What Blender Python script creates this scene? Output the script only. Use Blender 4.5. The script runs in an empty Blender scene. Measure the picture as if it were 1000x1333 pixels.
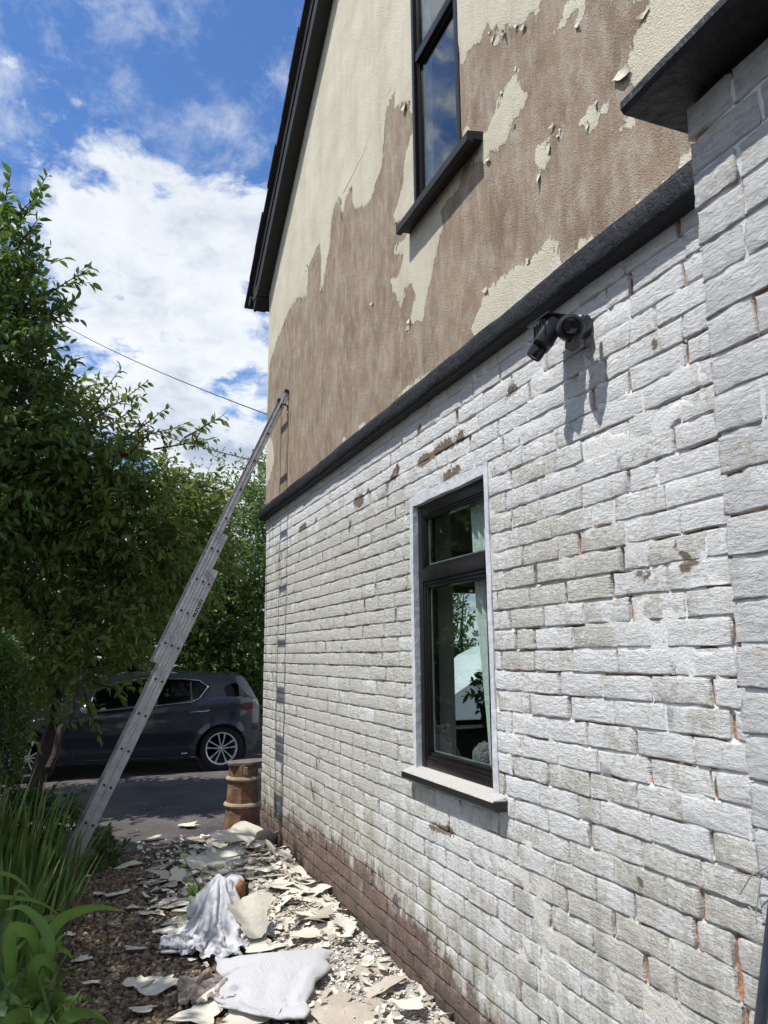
import bpy, bmesh, math, random
import numpy as np
from mathutils import Vector, Matrix
R = math.radians
random.seed(7)
rng = np.random.default_rng(11)
S = bpy.context.scene
COL = S.collection

# ------------------------------------------------------------------ camera
D, H, F = 1.65, 1.65, 1000.0
CAM = np.array([-D, 0.0, H])
def unit(v):
    v = np.array(v, float); return v / np.linalg.norm(v)
_yd = unit([-397, -188.5, -F]); _zd = unit([-50, 5410.345, -F]); _xd = np.cross(_yd, _zd)
ROT = np.stack([_xd, _yd, _zd])
cam = bpy.data.objects.new('camera', bpy.data.cameras.new('camera')); COL.objects.link(cam)
cam.data.sensor_fit = 'HORIZONTAL'; cam.data.sensor_width = 36; cam.data.lens = 36.0
cam.data.clip_start = 0.05; cam.data.clip_end = 600
mw = Matrix(ROT.tolist()).to_4x4(); mw.translation = Vector(CAM); cam.matrix_world = mw
S.camera = cam

# ------------------------------------------------------------------ world, sun, exposure
SUN = unit([-0.46, -0.045, 0.886])
world = bpy.data.worlds.new('World'); S.world = world; world.use_nodes = True
sun_d = bpy.data.lights.new('sun', 'SUN'); sun_d.energy = 4.6; sun_d.angle = R(0.53); sun_d.color = (1.0, 0.955, 0.89)
sun = bpy.data.objects.new('sun', sun_d); COL.objects.link(sun)
sun.rotation_euler = Vector(SUN).to_track_quat('Z', 'Y').to_euler(); sun.location = (-6, 0, 14)
S.view_settings.view_transform = 'Standard'; S.view_settings.look = 'None'
S.view_settings.gamma = 1.0; S.view_settings.use_curve_mapping = False
S.view_settings.exposure = 0.16
S.cycles.max_bounces = 8; S.cycles.transparent_max_bounces = 24
S.cycles.use_denoising = True

# ------------------------------------------------------------------ node helpers
class T:
    def __init__(s, nt): s.nt = nt; s.nodes = nt.nodes; s.links = nt.links
    def node(s, typ, ins=None, **props):
        n = s.nodes.new(typ)
        for k, v in props.items(): setattr(n, k, v)
        for k, v in (ins or {}).items(): s.put(n.inputs[k], v)
        return n
    def put(s, sock, v):
        if isinstance(v, bpy.types.NodeSocket): s.links.new(v, sock)
        elif v is not None:
            if sock.type == 'RGBA' and isinstance(v, (tuple, list)) and len(v) == 3: v = (*v, 1)
            if sock.type == 'RGBA' and isinstance(v, (int, float)): v = (v, v, v, 1)
            sock.default_value = v
    def pos(s, scale=(1, 1, 1), off=(0, 0, 0), src=None):
        p = src or s.node('ShaderNodeNewGeometry').outputs['Position']
        m = s.node('ShaderNodeMapping', {'Vector': p, 'Scale': scale, 'Location': off})
        return m.outputs[0]
    def noise(s, vec, scale=5, detail=4, rough=.55, dist=0, out=0):
        return s.node('ShaderNodeTexNoise', {'Vector': vec, 'Scale': scale, 'Detail': detail, 'Roughness': rough, 'Distortion': dist}).outputs[out]
    def vor(s, vec, scale=5, feature='F1', out=0, rand=1):
        return s.node('ShaderNodeTexVoronoi', {'Vector': vec, 'Scale': scale, 'Randomness': rand}, feature=feature).outputs[out]
    def math(s, op, a, b=0.5, clamp=False):
        return s.node('ShaderNodeMath', {0: a, 1: b}, operation=op, use_clamp=clamp).outputs[0]
    def add(s, a, b): return s.math('ADD', a, b)
    def mul(s, a, b): return s.math('MULTIPLY', a, b)
    def mapr(s, v, a, b, c=0.0, d=1.0, smooth=False):
        return s.node('ShaderNodeMapRange', {0: v, 1: a, 2: b, 3: c, 4: d}, interpolation_type='SMOOTHSTEP' if smooth else 'LINEAR').outputs[0]
    def mix(s, fac, a, b, blend='MIX'):
        n = s.nodes.new('ShaderNodeMix'); n.data_type = 'RGBA'; n.blend_type = blend
        s.put(n.inputs[0], fac); s.put(n.inputs[6], a); s.put(n.inputs[7], b)
        return n.outputs[2]
    def ramp(s, fac, stops):
        n = s.nodes.new('ShaderNodeValToRGB'); el = n.color_ramp.elements
        while len(el) < len(stops): el.new(0.5)
        for e, (p, c) in zip(el, stops):
            e.position = p; e.color = (c, c, c, 1) if isinstance(c, (int, float)) else (*c, 1)
        s.put(n.inputs[0], fac); return n.outputs[0]
    def sep(s, vec):
        n = s.node('ShaderNodeSeparateXYZ', {0: vec}); return n.outputs
    def attr(s, name): return s.node('ShaderNodeAttribute', attribute_name=name, attribute_type='GEOMETRY').outputs['Fac']
    def bump(s, h, dist=.01, strength=1.0, normal=None):
        return s.node('ShaderNodeBump', {'Height': h, 'Distance': dist, 'Strength': strength, 'Normal': normal}).outputs[0]

def new_mat(name):
    m = bpy.data.materials.new(name); m.use_nodes = True
    t = T(m.node_tree); t.bsdf = m.node_tree.nodes['Principled BSDF']; t.out = m.node_tree.nodes['Material Output']
    return m, t
def setb(t, **kw):
    names = dict(color='Base Color', rough='Roughness', metal='Metallic', normal='Normal', spec='Specular IOR Level', coat='Coat Weight', coatr='Coat Roughness', trans='Transmission Weight', alpha='Alpha', sheen='Sheen Weight')
    for k, v in kw.items(): t.put(t.bsdf.inputs[names[k]], v)
def simple(name, c, rough=.6, var=.15, nscale=8, metal=0, bump=0, bscale=60, spec=.5, coat=0):
    m, t = new_mat(name)
    n = t.noise(t.pos(), nscale, 5)
    dark = tuple(x * (1 - var) for x in c); lite = tuple(min(1, x * (1 + var)) for x in c)
    setb(t, color=t.ramp(n, [(.3, dark), (.7, lite)]), rough=t.mapr(n, .3, .7, max(0, rough - .07), min(1, rough + .07)), metal=metal, spec=spec, coat=coat)
    if bump: setb(t, normal=t.bump(t.noise(t.pos(), bscale, 4), bump))
    return m

# ------------------------------------------------------------------ sky
OX, OY = 0.3, 9.4
def build_sky():
    t = T(world.node_tree)
    bg = world.node_tree.nodes['Background']
    sky = t.node('ShaderNodeTexSky', sky_type='NISHITA', sun_disc=False, sun_elevation=math.asin(SUN[2]), sun_rotation=math.atan2(SUN[0], SUN[1]), air_density=1.0, dust_density=0.4, ozone_density=2.2)
    d = t.node('ShaderNodeNewGeometry').outputs['Incoming']
    d = t.node('ShaderNodeVectorMath', {0: t.node('ShaderNodeTexCoord').outputs['Generated'], 1: (1, 1, 1)}, operation='MULTIPLY').outputs[0]
    x, y, z = t.sep(d)
    zz = t.math('MAXIMUM', z, 0.0)
    k = t.add(zz, 0.28)
    px = t.math('DIVIDE', x, k); py = t.math('DIVIDE', y, k)
    v = t.node('ShaderNodeCombineXYZ', {0: px, 1: py, 2: 0.37}).outputs[0]
    vv = t.pos((1, 1, 1), (OX, OY, 0.0), v)
    warp = t.noise(vv, 4.5, 4, .55, out=1)
    vw = t.node('ShaderNodeVectorMath', {0: vv, 1: t.node('ShaderNodeVectorMath', {0: warp, 'Scale': .11}, operation='SCALE').outputs[0]}, operation='ADD').outputs[0]
    big = t.add(t.mul(t.noise(vw, 3.1, 12, .60), .8), t.mul(t.noise(vw, 11.0, 8, .62), .2))
    # cumulus thins out with height: broken blue overhead, banked cloud low down
    bias = t.mapr(zz, .44, .78, .085, -.055, True)
    dens = t.add(big, bias)
    cover = t.mapr(dens, .495, .575, 0, 1, True)
    wisp = t.noise(t.pos((1.3, 1.0, 1), (7.1, 2.2, 4), vw), 4.2, 9, .66, .15)
    wcov = t.mapr(wisp, .46, .72, 0, .75, True)
    cov = t.math('MAXIMUM', cover, wcov)
    shade = t.noise(t.pos((1, 1, 1), (1.1, 9.2, 2.0), vw), 4.2, 8, .58)
    thick = t.mapr(dens, .54, .74, 0, 1, True)
    lum = t.math('SUBTRACT', t.mapr(shade, .3, .7, 1.0, .84), t.mul(thick, t.mapr(shade, .36, .62, 0, .58)))
    ccol = t.mix(t.mapr(lum, .50, 1.0), (.44, .52, .65), (.86, .90, .94))
    skyc = t.node('ShaderNodeVectorMath', {0: sky.outputs[0], 'Scale': 0.098}, operation='SCALE').outputs[0]
    skyc = t.mix(1.0, skyc, (0.86, 1.20, 1.62), 'MULTIPLY')
    col = t.mix(cov, skyc, ccol)
    col = t.mix(t.mapr(z, -.03, 0, 1, 0), col, (.20, .21, .19))
    t.put(bg.inputs['Color'], col); bg.inputs['Strength'].default_value = 1.0
build_sky()

# ------------------------------------------------------------------ geometry helpers
def ray(px, py): return ROT @ np.array([px - 500.0, -(py - 666.5), -F])
def at_x(px, py, x=0.0): r = ray(px, py); return CAM + r * ((x - CAM[0]) / r[0])
def at_y(px, py, y): r = ray(px, py); return CAM + r * ((y - CAM[1]) / r[1])
def at_z(px, py, z=0.0): r = ray(px, py); return CAM + r * ((z - CAM[2]) / r[2])
def proj(P):
    c = (np.atleast_2d(P) - CAM) @ ROT
    return np.stack([500 + F * c[:, 0] / -c[:, 2], 666.5 - F * c[:, 1] / -c[:, 2]], 1), -c[:, 2]

def wloc(o):
    p = Vector((0, 0, 0))
    while o: p += o.location; o = o.parent
    return p
def mk(name, V, Fc, mat, parent=None, smooth=False, attrs=None, matidx=None, mats=None):
    me = bpy.data.meshes.new(name)
    V = np.asarray(V, float)
    if parent is not None: V = V - np.array(wloc(parent))
    if isinstance(Fc, np.ndarray):
        n, k = Fc.shape
        me.vertices.add(len(V)); me.vertices.foreach_set('co', V.astype(np.float32).ravel())
        me.loops.add(n * k); me.loops.foreach_set('vertex_index', Fc.astype(np.int32).ravel())
        me.polygons.add(n); me.polygons.foreach_set('loop_start', np.arange(0, n * k, k, dtype=np.int32))
        me.update(calc_edges=True)
    else:
        me.from_pydata(V.tolist(), [], [list(map(int, f)) for f in Fc]); me.update()
    for k_, a in (attrs or {}).items():
        at = me.attributes.new(k_, 'FLOAT', 'POINT'); at.data.foreach_set('value', np.asarray(a, np.float32))
    for m in (mats or [mat]): me.materials.append(m)
    if matidx is not None: me.polygons.foreach_set('material_index', np.asarray(matidx, np.int32))
    if smooth: me.polygons.foreach_set('use_smooth', np.ones(len(me.polygons), bool))
    me.validate()
    o = bpy.data.objects.new(name, me); COL.objects.link(o)
    if parent is not None: o.parent = parent
    return o
def tag(o, label=None, cat=None, group=None, kind=None):
    if label: o['label'] = label
    if cat: o['category'] = cat
    if group: o['group'] = group
    if kind: o['kind'] = kind
    return o
def thing(name, label, cat, loc=(0, 0, 0), group=None):
    o = bpy.data.objects.new(name, None); COL.objects.link(o); o.location = loc; o.empty_display_size = .1
    return tag(o, label, cat, group)

class MB:
    def __init__(s): s.V = []; s.F = []; s.n = 0
    def add(s, V, Fc):
        V = np.asarray(V, float); s.V.append(V); s.F += [[i + s.n for i in f] for f in Fc]; s.n += len(V); return s
    def box(s, x0, x1, y0, y1, z0, z1, bev=0.0):
        if bev <= 0:
            V = [(x, y, z) for x in (x0, x1) for y in (y0, y1) for z in (z0, z1)]
            return s.add(V, [(0, 1, 3, 2), (4, 6, 7, 5), (0, 4, 5, 1), (2, 3, 7, 6), (0, 2, 6, 4), (1, 5, 7, 3)])
        bm = bmesh.new(); bmesh.ops.create_cube(bm, size=1)
        for v in bm.verts:
            v.co = ((x0 + x1) / 2 + v.co.x * (x1 - x0), (y0 + y1) / 2 + v.co.y * (y1 - y0), (z0 + z1) / 2 + v.co.z * (z1 - z0))
        bmesh.ops.bevel(bm, geom=list(bm.edges), offset=bev, segments=2, profile=.6, affect='EDGES')
        bm.verts.index_update()
        s.add([v.co[:] for v in bm.verts], [[v.index for v in f.verts] for f in bm.faces]); bm.free(); return s
    def tube(s, pts, rad, k=8, cap=True):
        pts = np.asarray(pts, float); n = len(pts)
        rad = np.broadcast_to(np.asarray(rad, float), (n,))
        V = []; up = np.array([0, 0, 1.0])
        for i in range(n):
            d = unit(pts[min(i + 1, n - 1)] - pts[max(i - 1, 0)] + 1e-9)
            a = np.cross(d, up)
            if np.linalg.norm(a) < 1e-3: a = np.cross(d, [1, 0, 0])
            a = unit(a); b = np.cross(d, a)
            for j in range(k):
                th = 2 * math.pi * j / k
                V.append(pts[i] + rad[i] * (math.cos(th) * a + math.sin(th) * b))
        Fc = [(i * k + j, i * k + (j + 1) % k, (i + 1) * k + (j + 1) % k, (i + 1) * k + j) for i in range(n - 1) for j in range(k)]
        if cap: Fc += [list(range(k))[::-1], [(n - 1) * k + j for j in range(k)]]
        return s.add(V, Fc)
    def lathe(s, prof, c=(0, 0, 0), axis=(0, 0, 1), k=24, closed=False):
        axis = unit(axis); a = np.cross(axis, [0, 0, 1.0])
        if np.linalg.norm(a) < 1e-3: a = np.array([1.0, 0, 0])
        a = unit(a); b = np.cross(axis, a); V = []; n = len(prof)
        for r, h in prof:
            for j in range(k):
                th = 2 * math.pi * j / k
                V.append(np.array(c) + axis * h + r * (math.cos(th) * a + math.sin(th) * b))
        Fc = [(i * k + j, i * k + (j + 1) % k, (i + 1) * k + (j + 1) % k, (i + 1) * k + j) for i in range(n - 1) for j in range(k)]
        if closed: Fc += [((n - 1) * k + j, (n - 1) * k + (j + 1) % k, (j + 1) % k, j) for j in range(k)]
        return s.add(V, Fc)
    def prism(s, poly, lo, hi, fn):            # poly of 2-D points, fn(u, v, w) -> xyz
        n = len(poly); V = [fn(u, v, lo) for u, v in poly] + [fn(u, v, hi) for u, v in poly]
        return s.add(V, [list(range(n))[::-1], list(range(n, 2 * n))] + [(i, (i + 1) % n, n + (i + 1) % n, n + i) for i in range(n)])
    def build(s, name, mat, parent=None, smooth=False, **kw):
        V = np.concatenate(s.V)
        o = mk(name, V, s.F, mat, parent, **kw)
        bm = bmesh.new(); bm.from_mesh(o.data); bmesh.ops.recalc_face_normals(bm, faces=bm.faces); bm.to_mesh(o.data); bm.free()
        if smooth:
            o.data.polygons.foreach_set('use_smooth', np.ones(len(o.data.polygons), bool))
            o.data.set_sharp_from_angle(angle=R(40))
        return o

def dedup(a, keep):
    a = np.unique(np.round(a, 5)); k = np.ones(len(a), bool)
    for q in keep: k &= ~((np.abs(a - q) < .006) & (np.abs(a - q) > 1e-6))
    return a[k]
def vnoise(x, y, seed=0):
    x = np.asarray(x, float); y = np.asarray(y, float)
    def h(i, j):
        n = (i * 374761393 + j * 668265263 + seed * 982451653) & 0xffffffff
        n = ((n ^ (n >> 13)) * 1274126177) & 0xffffffff
        return ((n ^ (n >> 16)) & 0xffff) / 65535.0
    xi = np.floor(x).astype(np.int64); yi = np.floor(y).astype(np.int64); fx = x - xi; fy = y - yi
    fx = fx * fx * (3 - 2 * fx); fy = fy * fy * (3 - 2 * fy)
    return (h(xi, yi) * (1 - fx) + h(xi + 1, yi) * fx) * (1 - fy) + (h(xi, yi + 1) * (1 - fx) + h(xi + 1, yi + 1) * fx) * fy
def fbm(x, y, seed=0, o=4):
    s = 0; a = .5; 
    for i in range(o): s = s + a * vnoise(np.asarray(x) * 2 ** i, np.asarray(y) * 2 ** i, seed + i * 17); a *= .5
    return s / (1 - .5 ** o)
def sdf_poly(P, poly):
    P = np.asarray(P, float); poly = np.asarray(poly, float); d = np.full(len(P), 1e9); ins = np.zeros(len(P), bool)
    for a, b in zip(poly, np.roll(poly, -1, 0)):
        e = b - a; w = P - a; t = np.clip((w @ e) / (e @ e + 1e-12), 0, 1)
        d = np.minimum(d, ((w - t[:, None] * e) ** 2).sum(1))
        c = (a[1] > P[:, 1]) != (b[1] > P[:, 1])
        with np.errstate(divide='ignore', invalid='ignore'):
            ins ^= c & (P[:, 0] < (b[0] - a[0]) * (P[:, 1] - a[1]) / (b[1] - a[1]) + a[0])
    return np.where(ins, -1, 1) * np.sqrt(d)

# ------------------------------------------------------------------ materials
def mat_brick(name, stain=True, grey=0.0, rug=1.0):
    m, t = new_mat(name)
    P = t.pos(); x, y, z = t.sep(P)
    wear = t.attr('wear'); spot = t.attr('spot')
    n1 = t.noise(P, 7, 6, .6); n2 = t.noise(P, 38, 5, .6); n3 = t.noise(t.pos((1, 1, 1), (5, 3, 1)), 2.3, 4)
    nfine = t.noise(P, 170, 4, .65)
    white = t.mix(t.mapr(n2, .35, .7), (.735 - grey, .745 - grey, .745 - grey), (.83 - grey, .835 - grey, .835 - grey))
    # weathered, lichen-speckled paint
    beige = t.mix(t.mapr(nfine, .35, .65), (.44, .43, .375), (.74, .735, .68))
    beige = t.mix(t.mapr(n1, .45, .75, 0, .5), beige, (.45, .43, .365))
    beige = t.mix(t.mapr(t.noise(P, 62, 5, .7), .54, .62, 0, .6), beige, (.78, .79, .78))
    wf = t.add(wear, t.mul(t.math('SUBTRACT', n2, .5), 1.5)); wf = t.add(wf, t.mul(t.math('SUBTRACT', n1, .5), 1.3))
    col = t.mix(t.mapr(wf, .38, .62, 0, .92, True), white, beige)
    # small chips in the coat
    chip = t.mapr(t.add(t.noise(P, 34, 8, .74), t.mul(wear, .03)), .655, .685, 0, .85)
    col = t.mix(chip, col, t.mix(t.mapr(n1, .4, .6), (.20, .165, .13), (.36, .22, .15)))
    rust = t.mapr(t.noise(t.pos((1, 1.2, 1.2), (0, 9, 5)), 9, 7, .72), .60, .70, 0, .5)
    col = t.mix(t.mul(rust, t.mapr(n2, .4, .6)), col, (.50, .36, .27))
    # damp grime streaks at the far corner
    if stain:
        st = t.noise(t.pos((1, 9, .7)), 1.6, 6, .65)
        far = t.mapr(y, 5.9, 7.2, 0, 1)
        col = t.mix(t.mul(t.mapr(st, .50, .66, 0, .6, True), far), col, (.10, .098, .085))
        st2 = t.noise(t.pos((1, 6, .55), (0, 3, 2)), 2.0, 6, .7)
        low = t.mapr(z, 1.25, .35, 0, 1)
        col = t.mix(t.mul(t.mapr(st2, .44, .66, 0, .68, True), low), col, (.25, .24, .185))
    # flaked-off patches showing brown render and brick
    sp = t.add(t.math('SUBTRACT', spot, .012), t.mul(t.math('SUBTRACT', n2, .5), .06))
    spf = t.mapr(sp, -.004, .004, 1, 0)
    brown = t.mix(n2, (.13, .095, .07), (.30, .235, .185))
    col = t.mix(spf, col, brown)
    # bare brick along the foot of the wall
    if stain:
        lim = t.node('ShaderNodeValToRGB'); el = lim.color_ramp.elements
        pts = [(0.0, .12), (.27, .17), (.40, .30), (.52, .42), (.66, .46), (.9, .36), (1.0, .34)]
        while len(el) < len(pts): el.new(.5)
        for e, (p, c) in zip(el, pts): e.position = p; e.color = (c, c, c, 1)
        t.put(lim.inputs[0], t.mapr(y, 1.0, 7.4))
        q = t.math('SUBTRACT', lim.outputs[0], z)
        q = t.add(q, t.mul(t.math('SUBTRACT', t.noise(t.pos((1, 1.15, .9)), 7, 10, .74), .5), .86))
        q = t.add(q, t.mul(t.math('SUBTRACT', t.noise(t.pos((1, 5, .6), (0, 1, 6)), 2.0, 5, .6), .5), .22))
        bare = t.mapr(q, -.05, .075, 0, .96, True)
        bcol = t.mix(t.mapr(t.noise(t.pos((1, 1.6, 1.2)), 6.5, 6, .68), .36, .64), (.085, .062, .052), (.22, .125, .092))
        bcol = t.mix(t.mapr(n2, .50, .70, 0, .75), bcol, (.33, .275, .235))
        bcol = t.mix(t.mapr(t.noise(t.pos((1, 2.5, .8), (0, 2, 1)), 4.0, 7, .7), .55, .68, 0, .6), bcol, (.42, .385, .34))
        bcol = t.mix(t.mapr(nfine, .55, .75, 0, .5), bcol, (.07, .055, .045))
        col = t.mix(bare, col, bcol)
        edge = t.mapr(t.math('ABSOLUTE', t.math('SUBTRACT', q, -.13)), 0, .17, .62, 0)
        col = t.mix(t.mul(edge, t.mapr(n1, .4, .6)), col, (.30, .29, .17))
        foot_dark = t.mul(t.mapr(z, .24, .04, 0, .75), t.mapr(n3, .35, .55))  # patchy darker brown towards the foot of the wall
        col = t.mix(foot_dark, col, (.055, .045, .036))
        hgt_paint = t.mul(t.math('SUBTRACT', 1.0, t.math('MAXIMUM', bare, spf)), .55)
    else:
        hgt_paint = t.mul(t.math('SUBTRACT', 1.0, spf), .55)
    # hand-tooled rustic face: short horizontal gouges under the paint
    g = t.noise(t.pos((1, 21, 58)), 1.0, 9, .70, .25)
    g2 = t.noise(t.pos((1, 44, 120), (3, 1, 2)), 1.0, 6, .66)
    pit = t.mapr(g2, .53, .64, 0, -.45, True)
    hgt = t.add(t.mul(t.add(t.mul(t.mapr(g, .30, .70), 1.9), pit), rug), t.mul(nfine, .34)); hgt = t.add(hgt, t.mul(n2, .6)); hgt = t.add(hgt, t.mul(t.noise(P, 15, 4), .5))
    hgt = t.add(hgt, hgt_paint)
    setb(t, color=col, rough=t.mapr(n2, .3, .7, .48, .70), spec=.40, normal=t.bump(hgt, .0052))
    return m
M = {}
M['brick'] = mat_brick('painted_brick'); M['brick_ext'] = mat_brick('painted_brick_extension', False, .09, 1.1)
def mat_mortar(name, grey=0.0):
    m, t = new_mat(name); P = t.pos(); x, y, z = t.sep(P); dep = t.attr('open')
    n2 = t.noise(P, 34, 6, .65); n1 = t.noise(P, 6.5, 4, .6)
    col = t.mix(n2, (.68 - grey, .69 - grey, .69 - grey), (.82 - grey, .825 - grey, .82 - grey))
    col = t.mix(t.mapr(t.add(t.attr('wear'), t.mul(n2, .5)), .5, .9, 0, .8), col, (.55, .53, .45))
    o = t.add(dep, t.mul(t.math('SUBTRACT', n2, .5), .5))
    mort = t.mix(t.mapr(n2, .38, .62), (.17, .09, .06), (.52, .27, .165))
    mort = t.mix(t.mapr(n1, .55, .66), mort, (.12, .09, .07))
    col = t.mix(t.mapr(o, .52, .62), col, mort)
    sp = t.add(t.attr('spot'), t.mul(t.math('SUBTRACT', n2, .5), .05))
    col = t.mix(t.mapr(sp, -.004, .004, 1, 0), col, (.22, .165, .125))
    low = t.mapr(t.add(z, t.mul(t.math('SUBTRACT', n1, .5), .5)), .30, .48, 1, 0)
    low = t.mul(low, t.mapr(y, 2.6, 3.8))
    col = t.mix(low, col, t.mix(n2, (.05, .04, .033), (.20, .16, .13)))
    setb(t, color=col, rough=.8, spec=.25, normal=t.bump(t.noise(P, 90, 5, .65), .006))
    return m
M['mortar'] = mat_mortar('mortar'); M['mortar_ext'] = mat_mortar('mortar_extension', .09)

def mat_render():
    m, t = new_mat('peeling_render'); P = t.pos()
    x, y, z = t.sep(P)
    sd = t.attr('peel')
    rag = t.noise(t.pos((1, 2.2, 1.3)), 7, 8, .68); rag2 = t.noise(t.pos((1, 1.2, .8)), 24, 5, .65)
    e = t.add(sd, t.mul(t.math('SUBTRACT', rag, .5), .14)); e = t.add(e, t.mul(t.math('SUBTRACT', rag2, .5), .065))
    e = t.add(e, t.mul(t.math('SUBTRACT', t.noise(P, 95, 5, .75), .5), .022))
    resid = t.mul(t.mapr(t.noise(t.pos((1, 2.0, 1)), 30, 7, .75), .64, .67, 0, 1), t.mapr(sd, -.32, -.02, 0, 1))
    e = t.math('MAXIMUM', e, t.math('SUBTRACT', t.mul(resid, .01), .004))
    pk = t.mapr(e, -.003, .003, 0, 1)                     # 1 = paint still on
    n = t.noise(P, 3.0, 6, .6); fine = t.noise(P, 85, 5, .7)
    stk = t.noise(t.pos((1, 4.5, .8)), 1.7, 9, .72)
    cream = t.mix(t.mapr(n, .35, .65), (.61, .568, .445), (.72, .680, .555))
    cream = t.mix(t.mapr(t.noise(t.pos((1, 5, .45), (0, 4, 0)), 2.0, 6, .65), .5, .72, 0, .42), cream, (.45, .42, .325))
    brown = t.mix(t.mapr(n, .35, .68), (.25, .180, .122), (.43, .335, .250))
    brown = t.mix(t.mapr(stk, .46, .68, 0, .55, True), brown, (.50, .435, .38))
    brown = t.mix(t.mapr(t.noise(t.pos((1, 9, .8), (0, 7, 3)), 2.0, 6, .7), .60, .74, 0, .5, True), brown, (.52, .49, .46))
    brown = t.mix(t.mapr(fine, .45, .75, 0, .42), brown, (.15, .11, .085))
    halo = t.mul(t.mapr(e, -.14, .0, 0, .6), t.mapr(t.noise(t.pos((1, 2.6, 1.3), (0, 3, 3)), 5, 9, .74), .46, .64))
    brown = t.mix(halo, brown, (.52, .475, .40))
    brown = t.mix(t.mapr(t.noise(P, 5.5, 7, .7), .50, .66, 0, .55), brown, (.31, .235, .17))
    col = t.mix(pk, brown, cream)
    grain = t.vor(P, 170, out=0); grain2 = t.noise(P, 75, 5, .72)
    h = t.add(t.mul(grain, .55), t.mul(grain2, .9)); h = t.add(h, t.mul(t.noise(P, 150, 3, .7), .6)); h = t.add(h, t.mul(pk, 1.3)); h = t.add(h, t.mul(t.noise(P, 11, 6, .65), 1.3))
    setb(t, color=col, rough=.88, spec=.2, normal=t.bump(h, .0046))
    return m
M['render'] = mat_render()

def mat_black_paint():
    m, t = new_mat('black_masonry_paint'); P = t.pos()
    n = t.noise(P, 30, 6, .65); n1 = t.noise(P, 7, 4)
    col = t.mix(n1, (.008, .0085, .011), (.020, .021, .026))
    col = t.mix(t.mapr(n, .66, .72, 0, .6), col, (.11, .11, .11))
    setb(t, color=col, rough=t.mapr(n, .3, .7, .42, .66), spec=.35, normal=t.bump(t.add(n, n1), .012))
    return m
M['black'] = mat_black_paint()
M['frame'] = simple('dark_brown_window_frame', (.010, .008, .008), .34, .2, 30, bump=.0004, bscale=200, spec=.32)
M['dark_board'] = simple('dark_verge_board', (.012, .012, .014), .55, .3, 6, bump=.003, bscale=40)
M['tile'] = simple('dark_roof_tile', (.035, .032, .033), .75, .35, 9, bump=.004, bscale=60)
M['white_band'] = simple('white_window_surround', (.60, .62, .65), .55, .12, 12, bump=.008, bscale=22)
def mat_sill():
    m, t = new_mat('dusty_sill'); P = t.pos()
    nz = t.sep(t.node('ShaderNodeNewGeometry').outputs['Normal'])[2]
    n = t.noise(P, 40, 6, .7)
    up = t.mapr(t.add(nz, t.mul(t.math('SUBTRACT', n, .5), .5)), .55, .75)
    col = t.mix(up, (.018, .017, .018), t.mix(t.mapr(t.noise(P, 110, 5, .7), .30, .42), (.22, .19, .16), t.mix(n, (.36, .34, .315), (.50, .48, .45))))
    setb(t, color=col, rough=t.mapr(up, 0, 1, .42, .9), normal=t.bump(n, .003)); return m
M['sill'] = mat_sill()
def mat_glass(name, tint=(.9, .95, .93)):
    m, t = new_mat(name)
    tr = t.node('ShaderNodeBsdfTransparent', {'Color': tint}).outputs[0]
    wob = t.bump(t.noise(t.pos(), 1.4, 1), .0009)
    gl = t.node('ShaderNodeBsdfGlossy', {'Color': (1, 1, 1), 'Roughness': .006, 'Normal': wob}).outputs[0]
    ge = t.node('ShaderNodeNewGeometry').outputs
    cs = t.math('ABSOLUTE', t.node('ShaderNodeVectorMath', {0: ge['Incoming'], 1: ge['Normal']}, operation='DOT_PRODUCT').outputs['Value'])
    fr = t.add(.045, t.mul(t.math('POWER', t.math('SUBTRACT', 1.0, cs, True), 5.0), .95))
    mx = t.node('ShaderNodeMixShader', {0: t.math('MINIMUM', fr, .95), 1: tr, 2: gl}).outputs[0]
    t.links.new(mx, t.out.inputs[0]); return m
M['glass'] = mat_glass('window_glass'); M['car_glass'] = mat_glass('tinted_car_glass', (.16, .18, .18))
def mat_alu():
    m, t = new_mat('weathered_aluminium'); P = t.pos()
    n = t.noise(P, 14, 6, .65); s = t.noise(t.pos((1, 1, 1)), 70, 4)
    col = t.mix(t.mapr(n, .35, .7), (.30, .31, .32), (.46, .47, .48))
    col = t.mix(t.mapr(s, .62, .72, 0, .6), col, (.20, .19, .17))
    setb(t, color=col, metal=.55, rough=t.mapr(n, .3, .7, .38, .6), spec=.5, normal=t.bump(s, .0006)); return m
M['alu'] = mat_alu()
M['rubber'] = simple('black_rubber', (.016, .016, .017), .75, .2)
M['cam_black'] = simple('black_camera_plastic', (.016, .017, .021), .38, .15, 20)
M['lens'] = simple('lens_glass', (.006, .007, .010), .06, .1)
def mat_leaf(name, a, b, old=(.20, .13, .02), oldamt=.04, trans=.34, rough=.42):
    m, t = new_mat(name); v = t.attr('tint')
    n = t.noise(t.pos(), 1.3, 3)
    col = t.mix(t.math('ADD', t.mul(v, .75), t.mul(n, .3), True), a, b)
    col = t.mix(t.mapr(v, 1 - oldamt - .005, 1 - oldamt + .005), col, old)
    setb(t, color=col, rough=rough, spec=.42)
    tl = t.node('ShaderNodeBsdfTranslucent', {'Color': t.mix(.5, col, (.16, .26, .03))}).outputs[0]
    mx = t.node('ShaderNodeMixShader', {0: trans, 1: t.bsdf.outputs[0], 2: tl}).outputs[0]
    t.links.new(mx, t.out.inputs[0]); return m
M['laurel'] = mat_leaf('laurel_leaf', (.064, .122, .034), (.165, .255, .072), oldamt=.006, rough=.33, trans=.36)
M['cherry'] = mat_leaf('cherry_leaf', (.110, .170, .046), (.240, .295, .080), (.36, .24, .05), .06, trans=.48)
M['dark_leaf'] = mat_leaf('dark_green_leaf', (.058, .105, .031), (.165, .235, .062), oldamt=.02, trans=.46)
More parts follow.
